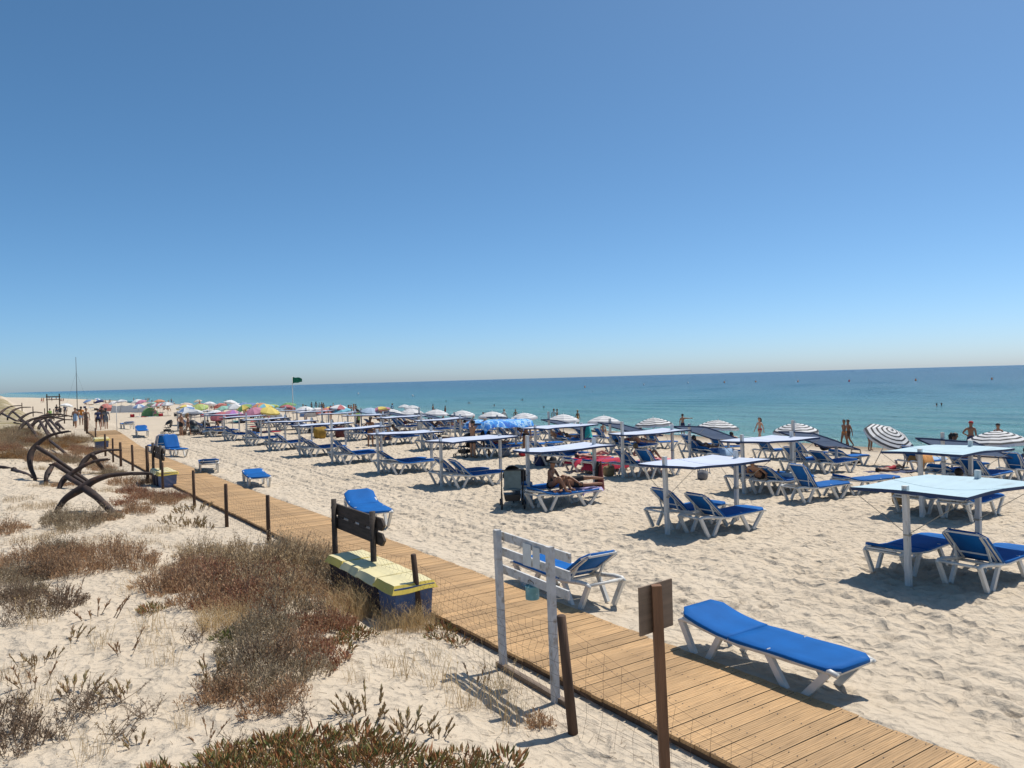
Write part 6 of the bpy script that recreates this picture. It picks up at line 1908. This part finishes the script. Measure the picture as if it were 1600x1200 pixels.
# ------------------------------------------------------------------ plants
def isl(name, cols_, rough_=.8, tr=.3):
    cols_ = [tuple(min(.8, v * 1.22) for v in c) for c in cols_]
    return mat(name, cols_[0], rough_, island=cols_, transl=tr)
PM = dict(
    scrub=isl('scrub_leaf', [(.22, .15, .085), (.42, .31, .18), (.52, .40, .24), (.30, .22, .12)]),
    redscrub=isl('red_leaf', [(.15, .055, .035), (.31, .14, .08), (.44, .28, .16), (.20, .08, .05), (.38, .25, .13)]),
    brown=isl('brown_leaf', [(.19, .105, .06), (.40, .24, .13), (.48, .33, .19)]),
    grey=isl('grey_leaf', [(.15, .115, .07), (.30, .235, .15), (.40, .32, .205)]),
    straw=isl('straw_blade', [(.38, .26, .12), (.60, .45, .24), (.50, .37, .19), (.32, .23, .12)], tr=.3),
    green=isl('green_finger', [(.07, .10, .02), (.16, .19, .04), (.22, .17, .06)], .5),
    iceplant=isl('ice_plant_finger', [(.13, .15, .04), (.25, .24, .08), (.38, .16, .07), (.17, .18, .06), (.45, .20, .09), (.42, .34, .15)], .42),
    sprig=isl('sprig_finger', [(.26, .15, .08), (.40, .28, .14), (.30, .25, .11), (.44, .30, .17)], .6),
    dark=isl('dark_leaf', [(.07, .045, .03), (.16, .11, .07), (.26, .18, .12)]),
    orange=isl('orange_leaf', [(.20, .09, .03), (.34, .18, .06), (.15, .10, .04)]))
stem_m = mat('plant_stem', (.22, .155, .10), .85, var=.3, vscale=20)
def leafq(b, p, d, L_, w, rr):
    d = d.normalized(); s = d.cross(Vector((rr.uniform(-1, 1), rr.uniform(-1, 1), rr.uniform(-1, 1)))); s.normalize()
    b.add([p, p + d * L_ * .5 + s * w, p + d * L_, p + d * L_ * .5 - s * w], [(0, 1, 2, 3)])
def finger(b, p, d, L_, r_, rr):
    d = d.normalized(); s = d.cross(Vector((rr.uniform(-1, 1), rr.uniform(-1, 1), .3))); s.normalize(); u = s.cross(d)
    cur = Vector((0, 0, .25)) * L_
    tri = lambda c, r: [c + s * r, c - s * r * .5 + u * r * .87, c - s * r * .5 - u * r * .87]
    vs = tri(p, r_ * .8) + tri(p + d * L_ * .55, r_) + [p + d * L_ + cur * .3]
    b.add(vs, [(0, 1, 4, 3), (1, 2, 5, 4), (2, 0, 3, 5), (3, 4, 6), (4, 5, 6), (5, 3, 6)])
def build_plant(kind, W_, seed):
    rr = random.Random(seed * 131 + hash(kind) % 1 + len(kind) * 7)
    lb, sb = MB(), MB()
    r0 = W_ / 2; area = PI * r0 * r0
    def disc(k=1.0):
        a = rr.uniform(0, 2 * PI); r_ = r0 * k * math.sqrt(rr.random()); 
        r_ *= 1 + .25 * math.sin(3 * a + seed)
        return Vector((r_ * math.cos(a), r_ * math.sin(a) , 0)), r_ / r0
    if kind in ('scrub', 'redscrub', 'brown', 'grey', 'darkbush', 'orange', 'brownlow'):
        H_ = {'scrub': .30, 'redscrub': .22, 'brown': .27, 'grey': .26, 'darkbush': .30, 'orange': .35, 'brownlow': .15}[kind] * 1.15 * (W_ ** .35)
        ns = int(min(640, max(60, 430 * area)))
        for i in range(ns):
            p, q = disc(.95); out = p.normalized() if q > .01 else Vector((0, 0, 0))
            h = H_ * (1 - .55 * q * q) * rr.uniform(.55, 1.12) * (1 + .5 * math.sin(p.x * 8 / max(W_, .5) + seed) * math.sin(p.y * 7 / max(W_, .5) + seed))
            d = (Vector((rr.uniform(-.45, .45), rr.uniform(-.45, .45), 1)) + out * .45 * q).normalized()
            p1 = p + d * h * .5; p2 = p1 + (d + out * .15 + Vector((rr.uniform(-.3, .3), rr.uniform(-.3, .3), 0))).normalized() * h * .5
            if i % 2 == 0: sb.tube([p + Vector((0, 0, -.03)), p1, p2], [.0045, .0035, .0015], 3, cap=False)
            nl = 8
            for j in range(nl):
                t = .25 + .75 * j / nl
                c = p.lerp(p1, t * 2) if t < .5 else p1.lerp(p2, t * 2 - 1)
                c = c + Vector((rr.gauss(0, .012), rr.gauss(0, .012), rr.gauss(0, .008)))
                dd = d * rr.uniform(.3, 1) + Vector((rr.uniform(-1, 1), rr.uniform(-1, 1), rr.uniform(-.2, .8)))
                leafq(lb, c, dd, rr.uniform(.026, .060), rr.uniform(.0035, .0075) * (1.4 if kind in ('redscrub', 'orange') else 1), rr)
            if rr.random() < .10 and kind in ('scrub', 'brown', 'grey'):
                tp = p2 + Vector((rr.uniform(-.08, .08), rr.uniform(-.08, .08), rr.uniform(.05, .16)))
                sb.tube([p2, tp], [.002, .001], 3, cap=False)
                for _ in range(4): leafq(lb, tp, Vector((rr.uniform(-1, 1), rr.uniform(-1, 1), rr.uniform(0, 1))), .02, .005, rr)
        m = PM['dark' if kind == 'darkbush' else ('brown' if kind == 'brownlow' else kind)]
    elif kind in ('straw', 'strawlow', 'stalks'):
        n = {'straw': 900, 'strawlow': 420, 'stalks': 150}[kind]; n = int(min(1300, max(40, n * area)))
        H_ = {'straw': .50, 'strawlow': .20, 'stalks': .50}[kind]
        for i in range(n):
            p, q = disc(1.0); h = H_ * rr.uniform(.35, 1.1)
            ln = Vector((rr.gauss(0, .28), rr.gauss(0, .28), 1)).normalized()
            bend_ = Vector((rr.gauss(0, .5), rr.gauss(0, .5), -.15)) * h * .5
            w = rr.uniform(.0015, .003) * (1.2 if kind != 'stalks' else 1); s = Vector((rr.uniform(-1, 1), rr.uniform(-1, 1), 0)).normalized() * w
            a, c, e_ = p + Vector((0, 0, -.02)), p + ln * h * .55, p + ln * h + bend_
            lb.add([a - s, a + s, c + s * .8, c - s * .8, e_], [(0, 1, 2, 3), (3, 2, 4)])
            if kind != 'strawlow' and rr.random() < .3:
                for _ in range(5): leafq(lb, e_ - ln * rr.uniform(0, .06), ln + Vector((rr.uniform(-.6, .6), rr.uniform(-.6, .6), 0)), .025, .003, rr)
        m = PM['straw' if kind != 'strawlow' else 'scrub']
    elif kind in ('iceplant', 'green'):
        n = int(min(1500, max(60, 1000 * area)))
        for i in range(n):
            p, q = disc(1.0); out = p.normalized() if q > .01 else Vector((0, 0, 0))
            if math.sin(p.x * 11 + seed) * math.sin(p.y * 9 + 2 * seed) < -.45: continue
            top = (.13 if kind == 'iceplant' else .12) * (1 - .75 * q * q) * (1 + .4 * math.sin(p.x * 15 + seed) * math.sin(p.y * 13))
            c = p + Vector((0, 0, rr.uniform(.2, 1.0) * max(.0, top)))
            d = Vector((rr.uniform(-.7, .7), rr.uniform(-.7, .7), 1.0)) + out * .9 * q
            finger(lb, c, d, rr.uniform(.05, .10), rr.uniform(.007, .0105), rr)
        for i in range(int(n * .06)):
            p, q = disc(1.0); sb.tube([p, p + Vector((rr.uniform(-.12, .12), rr.uniform(-.12, .12), .05))], .006, 3, cap=False)
        m = PM[kind]
    elif kind in ('sprig', 'spike'):
        ns = int(max(7, 60 * area)) if kind == 'sprig' else int(max(5, 22 * area))
        for i in range(ns):
            p, q = disc(.75); h = rr.uniform(.10, .24) if kind == 'sprig' else rr.uniform(.12, .34)
            out = p.normalized() if q > .01 else Vector((0, 0, 0))
            d = (Vector((rr.uniform(-.4, .4), rr.uniform(-.4, .4), 1)) + out * .7).normalized()
            tip = p + d * h; sb.tube([p + Vector((0, 0, -.04)), p + d * h * .6 + Vector((0, 0, -.01)), tip], [.006, .005, .003], 4, cap=False)
            for j in range(14 if kind == 'sprig' else 12):
                t = rr.uniform(.35, 1)
                finger(lb, p + d * h * t, d + Vector((rr.uniform(-.7, .7), rr.uniform(-.7, .7), rr.uniform(0, .5))), rr.uniform(.035, .07), rr.uniform(.0055, .008), rr)
        m = PM['sprig'] if kind == 'sprig' else PM['brown']
    else:  # sparse twiggy bush
        ns = int(max(12, 95 * area))
        for i in range(ns):
            p, q = disc(.6); h = rr.uniform(.12, .34); d = Vector((rr.uniform(-.9, .9), rr.uniform(-.9, .9), .75)).normalized()
            c = p + d * h * .6; sb.tube([p, c], [.004, .003], 3, cap=False)
            for k in range(3):
                d2 = (d + Vector((rr.uniform(-.8, .8), rr.uniform(-.8, .8), rr.uniform(-.3, .5)))).normalized(); t_ = c + d2 * h * .5
                sb.tube([c, t_], [.0028, .0012], 3, cap=False)
                for _ in range(7): leafq(lb, c.lerp(t_, rr.random()), Vector((rr.uniform(-1, 1), rr.uniform(-1, 1), rr.uniform(-.2, 1))), rr.uniform(.015, .03), .004, rr)
        m = PM['dark']
    P = Proto({'scrub': 'scrub_bush', 'redscrub': 'red_scrub', 'brown': 'dry_bush', 'grey': 'grey_bush', 'darkbush': 'dark_bush', 'orange': 'orange_bush', 'brownlow': 'low_bush', 'straw': 'straw_grass', 'strawlow': 'dry_grass', 'stalks': 'dry_stalks',
               'iceplant': 'ice_plant', 'green': 'green_succulent', 'sprig': 'fleshy_sprigs', 'spike': 'branching_weed', 'sparse': 'twiggy_weed'}[kind])
    P.part('foliage', lb.mesh('foliage', m), kind='stuff')
    if sb.v: P.part('stems', sb.mesh('stems', stem_m), kind='stuff')
    return P
desc = {'scrub': ('straw grey scrub bush', 'bush'), 'redscrub': ('reddish brown scrub mat', 'bush'), 'brown': ('dry brown bush', 'bush'), 'grey': ('grey twiggy bush', 'bush'), 'darkbush': ('dark withered bush', 'bush'), 'orange': ('orange brown bush', 'bush'),
        'brownlow': ('low flat brown bush', 'bush'), 'straw': ('tall tuft of straw coloured grass', 'grass'), 'strawlow': ('thin patch of short dry grass', 'grass'), 'stalks': ('loose stand of thin dry stalks', 'grass'), 'iceplant': ('red green ice plant clump', 'plant'),
        'green': ('small green succulent clump', 'plant'), 'sprig': ('clump of fleshy brown sprigs', 'plant'), 'spike': ('dark branching weed', 'plant'), 'sparse': ('sparse twiggy weed', 'plant')}
PP = {}
kc = {}
for x, y, w, k in sorted(PLANTS, key=lambda q: math.hypot(q[0], q[1])):
    d_ = math.hypot(x, y)
    cls = min((.35, .6, .95, 1.5), key=lambda c: abs(math.log(c / w)))
    cap_ = {'iceplant': .95, 'straw': .95, 'green': .6, 'sprig': .95, 'spike': .95}.get(k, 1.5)
    cls = min(cls, cap_)
    i = kc.get(k, 0); kc[k] = i + 1
    var_ = i % 2
    if (k, cls, var_) not in PP: PP[(k, cls, var_)] = build_plant(k, cls, var_ + 1 + int(cls * 10))
    s = w / cls; sz = min(s, 1.0 + (s - 1) * .5) if s > 1 else s
    if k in ('redscrub', 'scrub', 'brown', 'grey'): sz *= 1.15
    a, b_ = desc[k]
    PP[(k, cls, var_)].place((x, y + w * .3, gz(x, y + w * .3) - .01), (i * 2.4) % 6.28, '%s on the dune, %s nearest the camera of its kind' % (a, ORD[i]) if i else a + ', nearest the camera of its kind', b_, 'plants on the dune: ' + a, scale=(s, s, sz))
# scattered twigs and litter
lt = MB(); rr = random.Random(4)
for i in range(900):
    x = rr.uniform(.0, 5.0); y = 4.5 + 20 * rr.random() ** 1.6; a = rr.uniform(0, PI); L_ = rr.uniform(.03, .14)
    z = gz(x, y) + .006; d = Vector((math.cos(a), math.sin(a), rr.uniform(-.1, .25)))
    lt.tube([Vector((x, y, z)), Vector((x, y, z)) + d * L_], [.0028, .0015], 3, cap=False)
tag(lt.obj('dry_twigs', stem_m), 'scattered dry twigs and litter lying on the dune sand', 'litter', kind='stuff')
